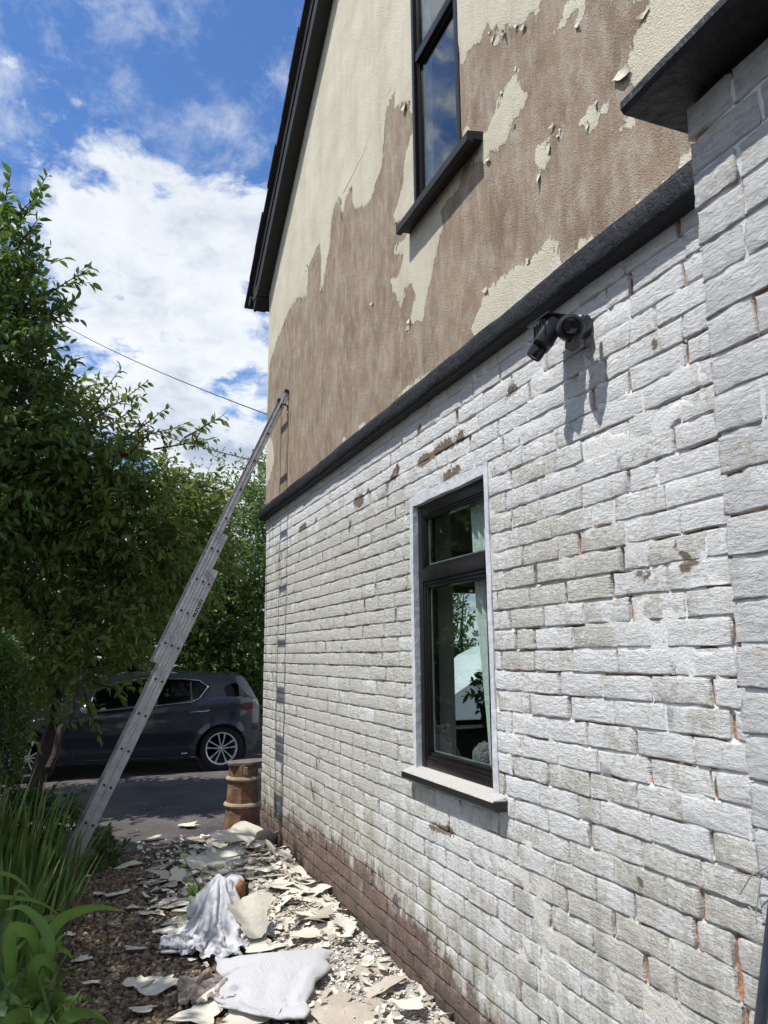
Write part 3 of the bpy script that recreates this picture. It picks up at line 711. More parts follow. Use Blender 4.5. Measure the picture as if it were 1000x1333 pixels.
def render_wall():
    ys = dedup(np.concatenate([np.arange(-1.4, .9, .2), np.arange(1.0, 7.39, .025), [7.4, UW[0], UW[1]]]), UW[:2])
    zs = dedup(np.concatenate([np.arange(3.0, 8.6, .025), [UW[2], UW[3]]]), UW[2:])
    Y, Z = np.meshgrid(ys, zs)
    sd = sdf_poly(np.stack([Y.ravel(), Z.ravel()], 1), px_poly(peel_main))
    for p in peel_isl: sd = np.maximum(sd, -sdf_poly(np.stack([Y.ravel(), Z.ravel()], 1), px_poly(p)))
    top = np.vectorize(gable_top)(Y)
    X = .006 * (fbm(Y * 2, Z * 2, 12) - .5) + .002 * (fbm(Y * 14, Z * 14, 13, 2) - .5) - .012
    X = X - .0028 * np.clip(sd.reshape(X.shape) / .02, 0, 1)       # the coat of paint stands proud
    I = np.arange(Y.size).reshape(Y.shape)
    Fq = np.stack([I[:-1, :-1], I[1:, :-1], I[1:, 1:], I[:-1, 1:]], -1).reshape(-1, 4)
    cy = ((Y[:-1, :-1] + Y[1:, 1:]) / 2); cz = ((Z[:-1, :-1] + Z[1:, 1:]) / 2)
    keep = (cz < np.vectorize(gable_top)(cy) + .05) & ~((cy > UW[0]) & (cy < UW[1]) & (cz > UW[2]) & (cz < UW[3]))
    Fq = Fq[keep.ravel()]
    rw = mk('render_wall', np.stack([X, Y, Z], -1).reshape(-1, 3), Fq, M['render'], house, smooth=True, attrs={'peel': sd})
    mb = MB(); mb.box(-.008, .2, 7.396, 7.41, 3.0, 5.38); mb.build('corner_return', M['white_band'], house)
    # reveals of the upper window
    mb = MB(); a, b, c, d = UW
    mb.box(-.012, .11, b, b + .02, c, d); mb.box(-.012, .11, a - .02, a, c, d)
    mb.build('window_reveal', M['white_band'], rw)
    mb = MB(); mb.box(.9, .95, 1.5, 5.6, 3.1, 6.2); mb.box(.12, .9, 1.45, 1.5, 3.1, 6.2); mb.box(.12, .9, 5.6, 5.65, 3.1, 6.2); mb.box(.12, .95, 1.5, 5.6, 6.2, 6.25); mb.box(.12, .95, 1.5, 5.6, 3.05, 3.1)
    mb.build('upstairs_wall', M['room_floor'], house)
    # hairline crack in the coat: dark tube standing for the shade inside
    pts = [(540, 62), (533, 78), (523, 92), (516, 108), (505, 124), (498, 142), (489, 160), (481, 178), (473, 198), (462, 222), (447, 252)]
    mb = MB(); P = [at_x(a + rng.uniform(-1.5, 1.5), b, -.0135) for a, b in pts]; mb.tube(P, .0022, 4); mb.build('render_crack_shade', M['bark'], rw)
    return rw
rw = render_wall()

# ---- string course: rounded, lumpy, black painted
def string_course():
    ys = np.linspace(.95, 7.46, 160)
    prof = [(.0, 3.078), (-.046, 3.074), (-.058, 3.064), (-.062, 3.04), (-.062, 3.005), (-.059, 2.978), (-.050, 2.966), (.0, 2.962)]
    V = []; 
    for y in ys:
        for x, z in prof:
            k = 0 if x == 0 else 1
            V.append((x + k * .010 * (fbm(y * 5, z * 14, 4) - .5) - .008 * k * vnoise(y * 1.1, 2, 8), y + (0 if y < 7.3 else 0), z + k * .018 * (fbm(y * 4.5, z * 10, 6) - .5)))
    n = len(prof); m_ = len(ys)
    Fc = [(i * n + j, i * n + j + 1, (i + 1) * n + j + 1, (i + 1) * n + j) for i in range(m_ - 1) for j in range(n - 1)] + [list(range(n)), [(m_ - 1) * n + j for j in range(n)][::-1]]
    MB().add(V, Fc).build('string_course', M['black'], house, smooth=True)
string_course()

# ---- lower window
WY0, WY1, WZ0, WZ1 = 2.975, 3.772, 1.062, 2.437
def lower_window():
    x = .025
    mb = MB()
    fw_, d = .052, .075
    mb.box(x, x + d, WY0, WY0 + fw_, WZ0, WZ1, .006); mb.box(x, x + d, WY1 - fw_, WY1, WZ0, WZ1, .006)
    mb.box(x + .002, x + d, WY0 + fw_, WY1 - fw_, WZ1 - .06, WZ1, .006); mb.box(x + .002, x + d, WY0 + fw_, WY1 - fw_, WZ0, WZ0 + .062, .006)
    win = mb.build('window', M['frame'], house, smooth=True)
    TZ = 2.055
    mb = MB(); mb.box(x - .006, x + d, WY0 + fw_, WY1 - fw_, TZ - .033, TZ + .033, .006); mb.build('transom', M['frame'], win, smooth=True)
    for (z0, z1, s) in ((TZ + .033, WZ1 - .06, .020), (WZ0 + .062, TZ - .033, .034)):
        mb = MB(); a, b = WY0 + fw_, WY1 - fw_
        for q, ex in ((0, .006), (s * .5, .013)):
            s0 = s * .5
            mb.box(x + ex, x + .07, a + q, a + q + s0, z0 + q, z1 - q, .003); mb.box(x + ex, x + .07, b - q - s0, b - q, z0 + q, z1 - q, .003)
            mb.box(x + ex + .001, x + .069, a + q + s0, b - q - s0, z0 + q, z0 + q + s0, .003); mb.box(x + ex + .001, x + .069, a + q + s0, b - q - s0, z1 - q - s0, z1 - q, .003)
        mb.build('sash', M['frame'], win, smooth=True)
        mb = MB(); mb.box(x + .024, x + .028, a + s, b - s, z0 + s, z1 - s); mb.build('pane', M['glass'], win)
        # warm-edge spacer line of the double glazing
        mb = MB(); e = s + .004
        mb.box(x + .030, x + .036, a + e, a + e + .006, z0 + e, z1 - e); mb.box(x + .030, x + .036, b - e - .006, b - e, z0 + e, z1 - e); mb.box(x + .030, x + .036, a + e, b - e, z0 + e, z0 + e + .006)
        mb.build('glazing_spacer', M['alu'], win)
    # smooth painted band round the opening, with an uneven edge
    def band(y0, y1, z0, z1, vert):
        n = 26; V = []; Fc = []
        for i in range(n + 1):
            tt = i / n; w1 = .016 * (vnoise(tt * 9, 3, 5) - .5); w2 = .006 * (vnoise(tt * 11, 9, 6) - .5)
            for s_, xx in ((0, .06), (0, -.004), (1, -.004), (1, .03)):
                if vert: yy = (y0 + w2 if s_ == 0 else y1 + w1) if True else 0; V.append((xx, yy, z0 + (z1 - z0) * tt))
                else: zz = z0 + w2 if s_ == 0 else z1 + w1; V.append((xx, y0 + (y1 - y0) * tt, zz))
        for i in range(n):
            for j in range(3): Fc.append((i * 4 + j, i * 4 + j + 1, (i + 1) * 4 + j + 1, (i + 1) * 4 + j))
        MB().add(V, Fc).build('window_surround', M['white_band'], win, smooth=True)
    band(WY1 + .002, OP[1] + .004, 1.04, 2.493, True)
    band(WY0 - .002, OP[0] - .004, 1.04, 2.493, True)
    band(WY0 - .001, WY1 + .001, WZ1 + .002, 2.491, False)
    # sill
    mb = MB()
    prof = [(.03, 1.082), (-.053, 1.060), (-.060, 1.054), (-.060, 1.026), (-.052, 1.020), (-.02, 1.018), (.03, 1.018)]
    V = []; ys = [2.862, 2.885, 3.81, 3.842]
    for k, y in enumerate(ys):
        for x_, z_ in prof: V.append((x_ if not (k == 0 and x_ < -.0) else x_ * .25, y, z_))
    n = len(prof); Fc = [(i * n + j, i * n + (j + 1) % n, (i + 1) * n + (j + 1) % n, (i + 1) * n + j) for i in range(3) for j in range(n)] + [list(range(n)), [3 * n + j for j in range(n)]]
    mb.add(V, Fc); mb.build('window_sill', M['sill'], win)
    mb = MB(); mb.box(.03, .09, OP[0], OP[1], .99, WZ0); mb.build('sill_packing', M['white_band'], win)
lower_window()

def upper_window():
    x = .0; a, b, z0, z1 = UW; a += .003; b -= .003; z0 += .03
    mb = MB(); w = .034
    mb.box(x, x + .06, a, a + w, z0, z1, .005); mb.box(x, x + .06, b - w - .008, b, z0, z1, .005); mb.box(x + .002, x + .06, a + w, b - w - .008, z0, z0 + .06, .005); mb.box(x + .002, x + .06, a + w, b - w - .008, z1 - .06, z1, .005)
    win = mb.build('window', M['frame'], house, smooth=True)
    tz = 5.08
    mb = MB(); mb.box(x - .018, x + .06, a + w, b - w - .008, tz - .03, tz + .03, .006); mb.build('transom', M['frame'], win, smooth=True)
    mb = MB(); mb.box(-.020, x - .001, b - .022, b + .010, z0, z1, .004); mb.box(-.018, x - .001, a - .026, a + .018, z0, z1, .004); mb.build('frame_edge', M['frame'], win, smooth=True)
    for q0, q1 in ((z0 + .06, tz - .03), (tz + .03, z1 - .06)):
        mb = MB(); s = .013; y0, y1 = a + w, b - w - .008
        mb.box(x + .004, x + .05, y0, y0 + s, q0, q1, .003); mb.box(x + .004, x + .05, y1 - s, y1, q0, q1, .003); mb.box(x + .005, x + .049, y0 + s, y1 - s, q0, q0 + s, .003); mb.box(x + .005, x + .049, y0 + s, y1 - s, q1 - s, q1, .003)
        mb.build('sash', M['frame'], win, smooth=True)
        mb = MB(); mb.box(x + .014, x + .018, y0 + s, y1 - s, q0 + s, q1 - s); mb.build('pane', M['glass'], win)
        mb = MB(); mb.box(x + .022, x + .028, y1 - s - .012, y1 - s - .005, q0 + s, q1 - s); mb.box(x + .022, x + .028, y1 - s - .022, y1 - s - .018, q0 + s, q1 - s); mb.build('glazing_spacer', M['alu'], win)
    mb = MB(); mb.prism([(.05, 4.085), (-.095, 4.062), (-.10, 4.055), (-.10, 4.012), (-.07, 4.008), (-.066, 4.03), (.05, 4.03)], 2.845, 3.725, lambda u, v, w_: (u, w_, v)); mb.build('window_sill', M['dark_board'], win)
upper_window()

# ---- verge: bargeboard, soffit, roof with tile edges
def slope_pts(y, up=0.0): return gable_top(y) + up
def roof():
    sl = .715; L = math.hypot(1, sl)
    def bar(x0, x1, lo, hi, name, mat, ya=7.58, yb=3.0, parent=house):
        mb = MB()
        for s in (1, -1):
            Y0 = ya if s > 0 else 6.0 - ya; Y1 = yb
            z0, z1 = gable_top(ya) , gable_top(yb)
            V = [(x, y, z + o) for x in (x0, x1) for (y, z) in ((Y0, z0), (Y1, z1)) for o in (lo, hi)]
            mb.add(V, [(0, 1, 3, 2), (4, 6, 7, 5), (0, 4, 5, 1), (2, 3, 7, 6), (0, 2, 6, 4), (1, 5, 7, 3)])
        return mb.build(name, mat, parent)
    bar(-.115, -.012, -.05, .02, 'verge_soffit', M['dark_board'])
    bar(-.140, -.115, -.06, .22, 'bargeboard', M['dark_board'])
    bar(-.152, -.1395, .10, .235, 'bargeboard_trim', M['dark_board'])
    rf = bar(-.13, 6.5, .225, .30, 'roof', M['tile'], 7.72)
    # boxed end of the eaves
    z = gable_top(7.42)
    mb = MB(); mb.box(-.148, 6.0, 7.405, 7.60, z - .065, z + .06, .006); mb.build('eaves_box', M['dark_board'], house)
    mb = MB(); mb.tube([(-.17, 7.665, z - .02), (6.2, 7.665, z - .02)], .05, 10); mb.build('gutter', M['black'], house, smooth=True)
    # tile edges along the verge, each its own piece
    me = None; n = 0
    y = 7.80
    while y > 2.9:
        zz = gable_top(y)
        if me is None:
            mb = MB()
            V = [(x, yy, zz + (7.80 - yy) * sl + o) for x in (-.195, .2) for (yy, o) in ((y + .02, .248), (y + .02, .276), (y - .30, .282), (y - .30, .254))]
            mb.add(V, [(0, 1, 2, 3), (7, 6, 5, 4), (0, 4, 5, 1), (1, 5, 6, 2), (2, 6, 7, 3), (3, 7, 4, 0)])
            first = mb.build('roof_tile', M['tile'], rf); me = first.data; l0 = first.location.copy()
        else:
            o = bpy.data.objects.new('roof_tile', me); COL.objects.link(o); o.parent = rf
            o.location = l0 + Vector((random.uniform(-.012, .012), -(7.80 - y), (7.80 - y) * sl)); pass
        y -= .27
roof()

# ================================================================== SIDE EXTENSION (right edge)
ext = thing('side_extension', 'white painted brick side extension with black capping at the right edge', 'extension', (-.2, .6, 0))
PX = -.475; PY = 1.15
def wear_ext(y, z): return .12 + .06 * (fbm(np.asarray(y) * 3, np.asarray(z) * 3, 5) - .5) + 0 * np.asarray(y)
ew = mortar_sheet('brick_wall', PX, -.6, PY - .006, -.06, 2.80, None, M['mortar_ext'], ext, wearf=wear_ext, deep=.35, seed=91)
build_bricks(ew, PX, brick_rows(.40, PY, 34, random.Random(9)), M['brick_ext'], np.random.default_rng(8), wear_ext)
mb = MB(); mb.box(PX + .02, -.0, PY - .03, PY - .004, -.1, 2.84); mb.box(PX + .02, 0, -.62, -.6, -.1, 2.84); mb.build('return_wall', M['white_band'], ext)
def cap():
    mb = MB(); V = []; ys = np.linspace(-.8, 1.232, 60)
    prof = [(0.01, 2.88), (-.575, 2.876), (-.587, 2.868), (-.589, 2.848), (-.580, 2.838), (0.01, 2.838)]
    for y in ys:
        for j, (x, z) in enumerate(prof):
            k = 1 if j in (1, 2, 3, 4) else 0
            V.append((x + k * .006 * (fbm(y * 9, j * .7, 3) - .5), y, z + k * .005 * (fbm(y * 8, j * .9, 5) - .5)))
    n = len(prof); m_ = len(ys)
    Fc = [(i * n + j, i * n + (j + 1) % n, (i + 1) * n + (j + 1) % n, (i + 1) * n + j) for i in range(m_ - 1) for j in range(n)] + [list(range(n)), [(m_ - 1) * n + j for j in range(n)]]
    mb.add(V, Fc).build('capping', M['black'], ext)
cap()
def pole():
    a = at_x(1006, 1200, -.62); b = at_x(989, 1345, -.62); d = b - a
    mb = MB(); mb.tube([a - d * .25, b + d * 6], .010, 10)
    o = mb.build('metal_pole', M['pole'], smooth=True); tag(o, 'dark blue grey metal pole leaning beside the extension at the bottom right', 'pole')
    w = thing('wire_tie', 'thin bent wire hanging against the white extension above the pole', 'wire', at_x(985, 1160, -.50))
    mb = MB()
    L = [(955, 1135), (968, 1139), (985, 1142), (1003, 1140)], [(985, 1100), (990, 1150), (984, 1190), (988, 1230)], [(963, 1165), (978, 1140), (997, 1130)], [(975, 1180), (985, 1192), (1003, 1190)]
    for k, l in enumerate(L): mb.tube([at_x(a_, b_, -.492 - .004 * (i % 2) - .003 * k) for i, (a_, b_) in enumerate(l)], .0011, 5)
    mb.build('wire', M['wire'], w)
pole()

# ================================================================== SECURITY CAMERA
def seccam():
    c = at_x(739, 424, -.15)
    root = thing('security_camera', 'black wall camera with a box shaped floodlight head under the black string course', 'camera', (-.02, c[1] + .05, c[2] + .05))
    y, z = c[1], c[2]
    def rbox(o0, a2, wid, w, h, d, rings=((-1, .80), (-.85, 1.0), (.75, 1.0), (1, .93))):
        a2 = unit(a2); wid = np.array(wid, float); wid = unit(wid - a2 * (wid @ a2)); up = np.cross(a2, wid); V = []
        for t_, s in rings:
            for i in range(20):
                th = 2 * math.pi * i / 20; cx_ = np.sign(math.cos(th)) * abs(math.cos(th)) ** .38; cz_ = np.sign(math.sin(th)) * abs(math.sin(th)) ** .38
                V.append(np.array(o0) + a2 * t_ * d + wid * cx_ * w * s + up * cz_ * h * s)
        k = len(rings); Fc = [(r_ * 20 + i, r_ * 20 + (i + 1) % 20, (r_ + 1) * 20 + (i + 1) % 20, (r_ + 1) * 20 + i) for r_ in range(k - 1) for i in range(20)] + [list(range(20)), [(k - 1) * 20 + i for i in range(20)]]
        return MB().add(V, Fc), V
    mb = MB(); mb.lathe([(.0, 0), (.044, 0), (.046, .006), (.046, .020), (.040, .028), (0, .028)], (.0, y + .10, z + .055), (-1, 0, 0), 24); mb.build('wall_mount', M['cam_black'], root, smooth=True)
    mb = MB(); mb.tube([(-.02, y + .10, z + .055), (-.08, y + .08, z + .06), (-.13, y + .04, z + .02)], [.024, .022, .02], 10); mb.tube([(-.05, y + .05, z + .07), (-.09, y + .12, z + .075), (-.11, y + .17, z + .07)], .016, 8); mb.build('arm', M['cam_black'], root, smooth=True)
    ax = unit([-.50, -.80, -.30]); c0 = np.array([-.135, y + .02, z]) - ax * .05
    mb = MB(); mb.lathe([(0, -.030), (.034, -.026), (.050, -.010), (.054, .02), (.054, .062), (.050, .074), (.040, .078), (.039, .068)], c0, ax, 32); hd = mb.build('camera_head', M['cam_black'], root, smooth=True)
    mb = MB(); mb.lathe([(.039, .070), (.029, .071), (.025, .082), (.020, .080), (0, .078)], c0, ax, 28); mb.build('lens', M['lens'], hd, smooth=True)
    mb, _ = rbox((-.115, y + .035, z - .045), (-.3, -.2, -1), (0, 1, 0), .030, .022, .030); mb.build('sensor', M['cam_black'], hd, smooth=True)
    # box shaped floodlight, its broad back up and the lamp tilted down
    o0 = np.array([-.125, y + .185, z + .045]); a2 = unit([-.45, .30, -.84])
    mb, V = rbox(o0, a2, (.35, 1, .0), .060, .040, .062); lh = mb.build('floodlight_head', M['cam_black'], root, smooth=True)
    mb = MB(); mb.box(-.175, -.04, y + .11, y + .27, z + .098, z + .106, .003); mb.build('cowl', M['cam_black'], lh)
    mb = MB()
    for k in range(5): b0 = o0 + np.array([-.043, -.045 + .02 * k, .0]); mb.box(b0[0] - .006, b0[0] + .004, b0[1], b0[1] + .004, b0[2] - .03, b0[2] + .04)
    mb.build('cooling_fin', M['cam_black'], lh)
    e = o0 + a2 * .055 + np.array([.0, .035, -.012]); mb = MB(); mb.lathe([(0, -.03), (.030, -.03), (.034, -.01), (.034, .030), (.031, .036), (.028, .032), (0, .030)], e, unit([-.45, .42, -.79]), 24); mb.build('lamp_lens', M['lens'], lh, smooth=True)
    # second slim head, edge on behind the camera drum
    mb, V = rbox((-.085, y + .005, z + .012), (-.75, -.1, -.65), (0, 1, .1), .012, .024, .050); mb.build('floodlight_head', M['cam_black'], root, smooth=True)
    root.scale = (.88, .88, .88)
seccam()

# ================================================================== LADDER
def ladder():
    root = thing('extension_ladder', 'grey aluminium triple extension ladder leaning on the far end of the wall', 'ladder', (-1.6, 6.7, 0))
    u = np.array([.402, 0, .9156]); nrm = np.array([-.9156, 0, .402]); top = np.array([-.020, 0, 4.0]); pitch = .286
    Y0, Y1 = 6.5, 6.81
    def section(name, off, s0, s1, yin, hole_phase):
        # s measured down from the top of the fly section
        base = top - nrm * off
        def P(s, y, d): return base - u * s + nrm * d + np.array([0, y, 0])
        sec = None
        W, T_ = .0265, .022
        for y0, sgn in ((Y0 + yin, 1), (Y1 - yin, -1)):
            mb = MB(); prof = [(-W, 0), (W, 0), (W, T_), (W - .004, T_), (W - .004, .004), (-W + .004, .004), (-W + .004, T_), (-W, T_)]
            V = [P(s, y0 + sgn * b, a) for s in (s0, s1) for a, b in prof]
            n = len(prof); mb.add(V, [(i, (i + 1) % n, n + (i + 1) % n, n + i) for i in range(n)] + [list(range(n)), list(range(n, 2 * n))])
            # raised ribs that run down the outer face of the stile
            for a in (-W * .55, W * .55):
                V = [P(s, y0 - sgn * bb, a + da) for s in (s0 + .002, s1 - .002) for da, bb in ((-.003, 0), (-.0015, .0015), (.0015, .0015), (.003, 0))]
                mb.add(V, [(0, 4, 5, 1), (1, 5, 6, 2), (2, 6, 7, 3)])
            st = mb.build('stile', M['alu'], sec or root)
            if sec is None: sec = st; st.name = name
        s = hole_phase
        while s < s1 - .03:
            if s > s0 + .02:
                mb = MB(); h = .0115; q = .0085
                V = []
                for yy in (Y0 + yin - .0025, Y1 - yin + .0025):
                    for r_ in (h, q):
                        V += [P(s + a * r_, yy, b * r_) for a, b in ((-1, -1), (1, -1), (1, 1), (-1, 1))]
                Fc = []
                for e in (0, 8):
                    Fc += [(e + i, e + (i + 1) % 4, e + 4 + (i + 1) % 4, e + 4 + i) for i in range(4)]
                Fc += [(i, (i + 1) % 4, 8 + (i + 1) % 4, 8 + i) for i in range(4)] + [(4 + i, 4 + (i + 1) % 4, 12 + (i + 1) % 4, 12 + i) for i in range(4)]
                mid = len(V); V += [P(s + a * q, Y0 + yin + .03, b * q) for a, b in ((-1, -1), (1, -1), (1, 1), (-1, 1))]; MB().add(V[:mid], Fc).build('rung', M['alu'], sec)
                hv = [P(s + a * q * 1.05, Y0 + yin - .0034, b * q * 1.05) for a, b in ((-1, -1), (1, -1), (1, 1), (-1, 1))] + [P(s + a * q * .8, Y0 + yin + .0, b * q * .8) for a, b in ((-1, -1), (1, -1), (1, 1), (-1, 1))]
                MB().add(hv, [(0, 1, 2, 3)] + [(i, (i + 1) % 4, 4 + (i + 1) % 4, 4 + i) for i in range(4)]).build('rung_hole_shade', M['rubber'], sec)  # dark plate over the rung end, standing in for the shade inside
            s += pitch
        return sec, P
    s1, P1 = section('fly_section', 0.0, 0.0, 2.62, .008, .165)
    s2, P2 = section('middle_section', .055, 1.44, 4.24, .004, .165)
    s3, P3 = section('base_section', .110, 1.75, 4.34, .0, .165)
    # guide brackets where the sections overlap
    for P, s in ((P1, 1.47), (P2, 1.80)):
        mb = MB()
        for ds in (-.018, .018):
            V = [P(s + ds + a, Y0 + b, c) for a in (-.004, .004) for b in (-.006, .002) for c in (-.03, .022)]
            mb.add(V, [(0, 1, 3, 2), (4, 6, 7, 5), (0, 4, 5, 1), (2, 3, 7, 6), (0, 2, 6, 4), (1, 5, 7, 3)])
        V = [P(s + a, Y0 + b, c) for a in (-.022, .022) for b in (-.004, .001) for c in (-.012, .0)]
        mb.add(V, [(0, 1, 3, 2), (4, 6, 7, 5), (0, 4, 5, 1), (2, 3, 7, 6), (0, 2, 6, 4), (1, 5, 7, 3)])
        mb.build('bracket', M['alu'], root)
    # end caps, feet
    for y0 in (Y0 + .006, Y1 - .034):
        mb = MB(); V = [P1(a, y0 + b, c) for a in (-.012, .018) for b in (-.003, .03) for c in (-.032, .032)]
        mb.add(V, [(0, 1, 3, 2), (4, 6, 7, 5), (0, 4, 5, 1), (2, 3, 7, 6), (0, 2, 6, 4), (1, 5, 7, 3)]); mb.build('end_cap', M['rubber'], root)
        mb = MB(); V = [P3(a, y0 + b, c) for a in (4.29, 4.36) for b in (-.009, .03) for c in (-.036, .036)]
        mb.add(V, [(0, 1, 3, 2), (4, 6, 7, 5), (0, 4, 5, 1), (2, 3, 7, 6), (0, 2, 6, 4), (1, 5, 7, 3)]); mb.build('foot', M['rubber'], root)
    # small black sticker with pale bars on the base stile, as in the photo
    lab = MB(); V = [P3(s, Y0 - .0022, c) for s in (2.02, 2.16) for c in (-.012, .010)]; lab.add(V, [(0, 1, 3, 2)]); st = lab.build('sticker', M['rubber'], root)
    lab = MB()
    for k in range(5):
        V = [P3(s, Y0 - .0030, c) for s in (2.03 + k * .024, 2.045 + k * .024) for c in (-.007, .002 if k % 2 else .006)]; lab.add(V, [(0, 1, 3, 2)])
    lab.build('sticker_print', M['alu'], st)
    mb = MB(); q = at_y(366, 527, 6.44); mb.tube([q, q + np.array([.035, 0, .012]), q + np.array([.06, .0, -.01]), q + np.array([.058, 0, -.045])], .009, 8); mb.tube([q + np.array([.062, 0, -.07]), q + np.array([.064, 0, -.13])], .005, 6); mb.build('hook', M['rubber'], root, smooth=True)
ladder()

# ================================================================== CABLES
def cable(a, b, sag, label):
    a = np.array(a); b = np.array(b); P = [a + (b - a) * s - np.array([0, 0, 4 * sag * s * (1 - s)]) for s in np.linspace(0, 1, 30)]
    o = MB().tube(P, .006, 6).build('overhead_cable', M['cable']); tag(o, label, 'cable', 'overhead cables')
c1 = at_y(352, 541, 7.43); far1 = at_y(85, 402, 15.5); cable(c1, far1 + (far1 - c1) * 1.2, .35, 'upper overhead cable running from the house corner across the clouds')
c2 = at_y(352, 604, 7.43); far2 = at_y(86, 486, 9.0); cable(c2, far2 + (far2 - c2) * 1.2, .3, 'lower overhead cable partly hidden behind the tree tops')

# ================================================================== CAR
def car():
    YS = 11.7
    root = thing('parked_car', 'dark grey hatchback with chrome window trim parked across the driveway', 'car', (-1.0, 12.5, 0))
    def cp(px, py): p = at_y(px, py, YS); return p[0], p[2]
    wc = cp(288.8, 978.4); wr = .318; wx = wc[0]; fx = wx - 2.58
    rear_x = wx + .63; front_x = fx - .86
    def line(pts): pts = sorted(pts); xs, ys = zip(*pts); return lambda x: np.interp(x, xs, ys)
    roofpts = [cp(140, 885.5), cp(152, 882.5), cp(168, 880.2), cp(196, 878.4), (cp(224, 878)), cp(255, 878), cp(280, 878.6), cp(300, 880), cp(313, 881.5)]
    roofpts += [(wx + .27, 1.395 - .03), (wx + .36, 1.30), (wx + .47, 1.13), (wx + .55, 1.01), (wx + .60, .93), (rear_x, .80)]
    roofpts = [p for p in roofpts if p[0] < wx + .25] + roofpts[-6:]
    roofpts += [cp(126, 893), cp(110, 904), (fx + .62, .985), (fx + .30, .93), (fx, .88), (fx - .4, .79), (fx - .75, .66), (front_x, .50)]
    top = line(roofpts)
    belt = line([cp(114, 927), cp(172, 921), cp(256, 912), cp(330, 906), (fx, .80), (rear_x, .98)])
    def bottom(x):
        z = np.interp(x, [front_x, front_x + .1, fx - .4, fx + .4, wx - .4, wx + .36, rear_x - .1, rear_x], [.42, .25, .22, .20, .20, .24, .27, .50])
        for c in (fx, wx):
            rr = .372
            if abs(x - c) < rr: z = max(z, wc[1] + .02 + math.sqrt(rr * rr - (x - c) ** 2))
        return z
    def yin(x, z):
        b = belt(x); i = .025 * ((z - .62) / .4) ** 2
        if z > b: i = .025 * ((b - .62) / .4) ** 2 + .015 + (z - b) * .40
        e = min(x - front_x, rear_x - x); i += .34 * max(0, (.55 - e) / .55) ** 2.2
        i += -.012 * math.exp(-((z - (b - .09)) / .05) ** 2) + .012 * math.exp(-((z - .42) / .10) ** 2)
        for c in (fx, wx):
            dd = math.hypot(x - c, z - wc[1] - .02); i -= .018 * math.exp(-((dd - .37) / .05) ** 2)
        return i
    yc = YS + .86
    xs = np.unique(np.concatenate([np.linspace(front_x, rear_x, 110)] + [c + .372 * np.cos(np.linspace(0, math.pi, 25)) for c in (fx, wx)]))
    nt = 22; V = []
    for x in xs:
        zb, zt = bottom(x), top(x)
        for k in range(nt + 1):
            z = zb + (zt - zb) * k / nt; V.append((x, YS + yin(x, z), z))
    for x in xs:                                                  # roof crown points to the centre line
        zt = top(x); y0 = YS + yin(x, zt)
        for s, dz in ((.25, .018), (.6, .034), (1.0, .04)): V.append((x, y0 + (yc - y0) * s, zt + dz * min(1, (min(x - front_x, rear_x - x)) * 3)))
    n = len(xs); c0 = n * (nt + 1)
    idx = lambda i, k: i * (nt + 1) + k if k <= nt else c0 + i * 3 + (k - nt - 1)
    Fc = [(idx(i, k), idx(i + 1, k), idx(i + 1, k + 1), idx(i, k + 1)) for i in range(n - 1) for k in range(nt + 3)]
    Vm = [(x, 2 * yc - y, z) for x, y, z in V]; m0 = len(V)
    Fc += [tuple(m0 + q for q in f[::-1]) for f in Fc]
    for e in (0, n - 1): Fc += [(idx(e, k), idx(e, k + 1), m0 + idx(e, k + 1), m0 + idx(e, k)) for k in range(nt + 2)]
    body = MB().add(V + Vm, Fc).build('body', M['car'], root, smooth=True)
    mb = MB(); mb.box(front_x + .5, rear_x - .50, YS + .10, 2 * yc - YS - .10, .21, .55)
    for c in (fx, wx): mb.lathe([(0, .0), (.38, .0), (.38, .28), (0, .28)], (c, YS + .10, wc[1] + .02), (0, 1, 0), 28)
    mb.build('underbody', M['trim'], root)
    def patch(pts, name, mat, off, par=root):
        # a panel that follows the curve of the side
        pts = np.array(pts); mn, mx = pts.min(0), pts.max(0); bm = bmesh.new()
        vs = [bm.verts.new((x, YS, z)) for x, z in pts]; bm.faces.new(vs)
        for ax in (0, 2):
            lo, hi = (mn[0], mx[0]) if ax == 0 else (mn[1], mx[1])
            for s in np.arange(lo + .06, hi, .06):
                co = [0, 0, 0]; co[ax] = s; no = [0, 0, 0]; no[ax] = 1
                bmesh.ops.bisect_plane(bm, geom=list(bm.verts) + list(bm.edges) + list(bm.faces), plane_co=co, plane_no=no)
        bm.verts.index_update()
        V = [(v.co.x, YS + yin(v.co.x, v.co.z) - off, v.co.z) for v in bm.verts]; Fp = [[v.index for v in f.verts] for f in bm.faces]; bm.free()
        return mk(name, V, Fp, mat, par, smooth=True)
    z6 = lambda L: [cp(a * .4, 780 + b * .4) for a, b in L]
    wl = z6([(288, 366), (360, 360), (430, 353), (505, 345), (505, 262), (470, 263), (420, 267), (370, 277), (340, 288), (312, 306)])
    w2 = z6([(513, 344), (560, 339), (622, 332), (622, 264), (590, 262), (513, 262)])
    w3 = z6([(628, 331), (645, 322), (664, 304), (676, 286), (668, 276), (650, 268), (628, 264)])
    for w in (wl, w2, w3): patch(w, 'side_window', M['car_glass'], .006)
    back = [w for w in z6([(286, 367), (505, 347), (625, 334), (650, 324), (681, 286), (655, 266), (600, 260), (470, 260), (370, 275), (309, 305)])]
    patch(back, 'window_surround', M['trim'], .003)
    outline = back + [back[0]]
    dense = []
    for a, b in zip(outline[:-1], outline[1:]):
        for s in np.linspace(0, 1, 8, endpoint=False): dense.append((a[0] + (b[0] - a[0]) * s, a[1] + (b[1] - a[1]) * s))
    mb = MB(); mb.tube([(x, YS + yin(x, z) - .010, z) for x, z in dense], .009, 6); mb.build('chrome_trim', M['chrome'], root, smooth=True)
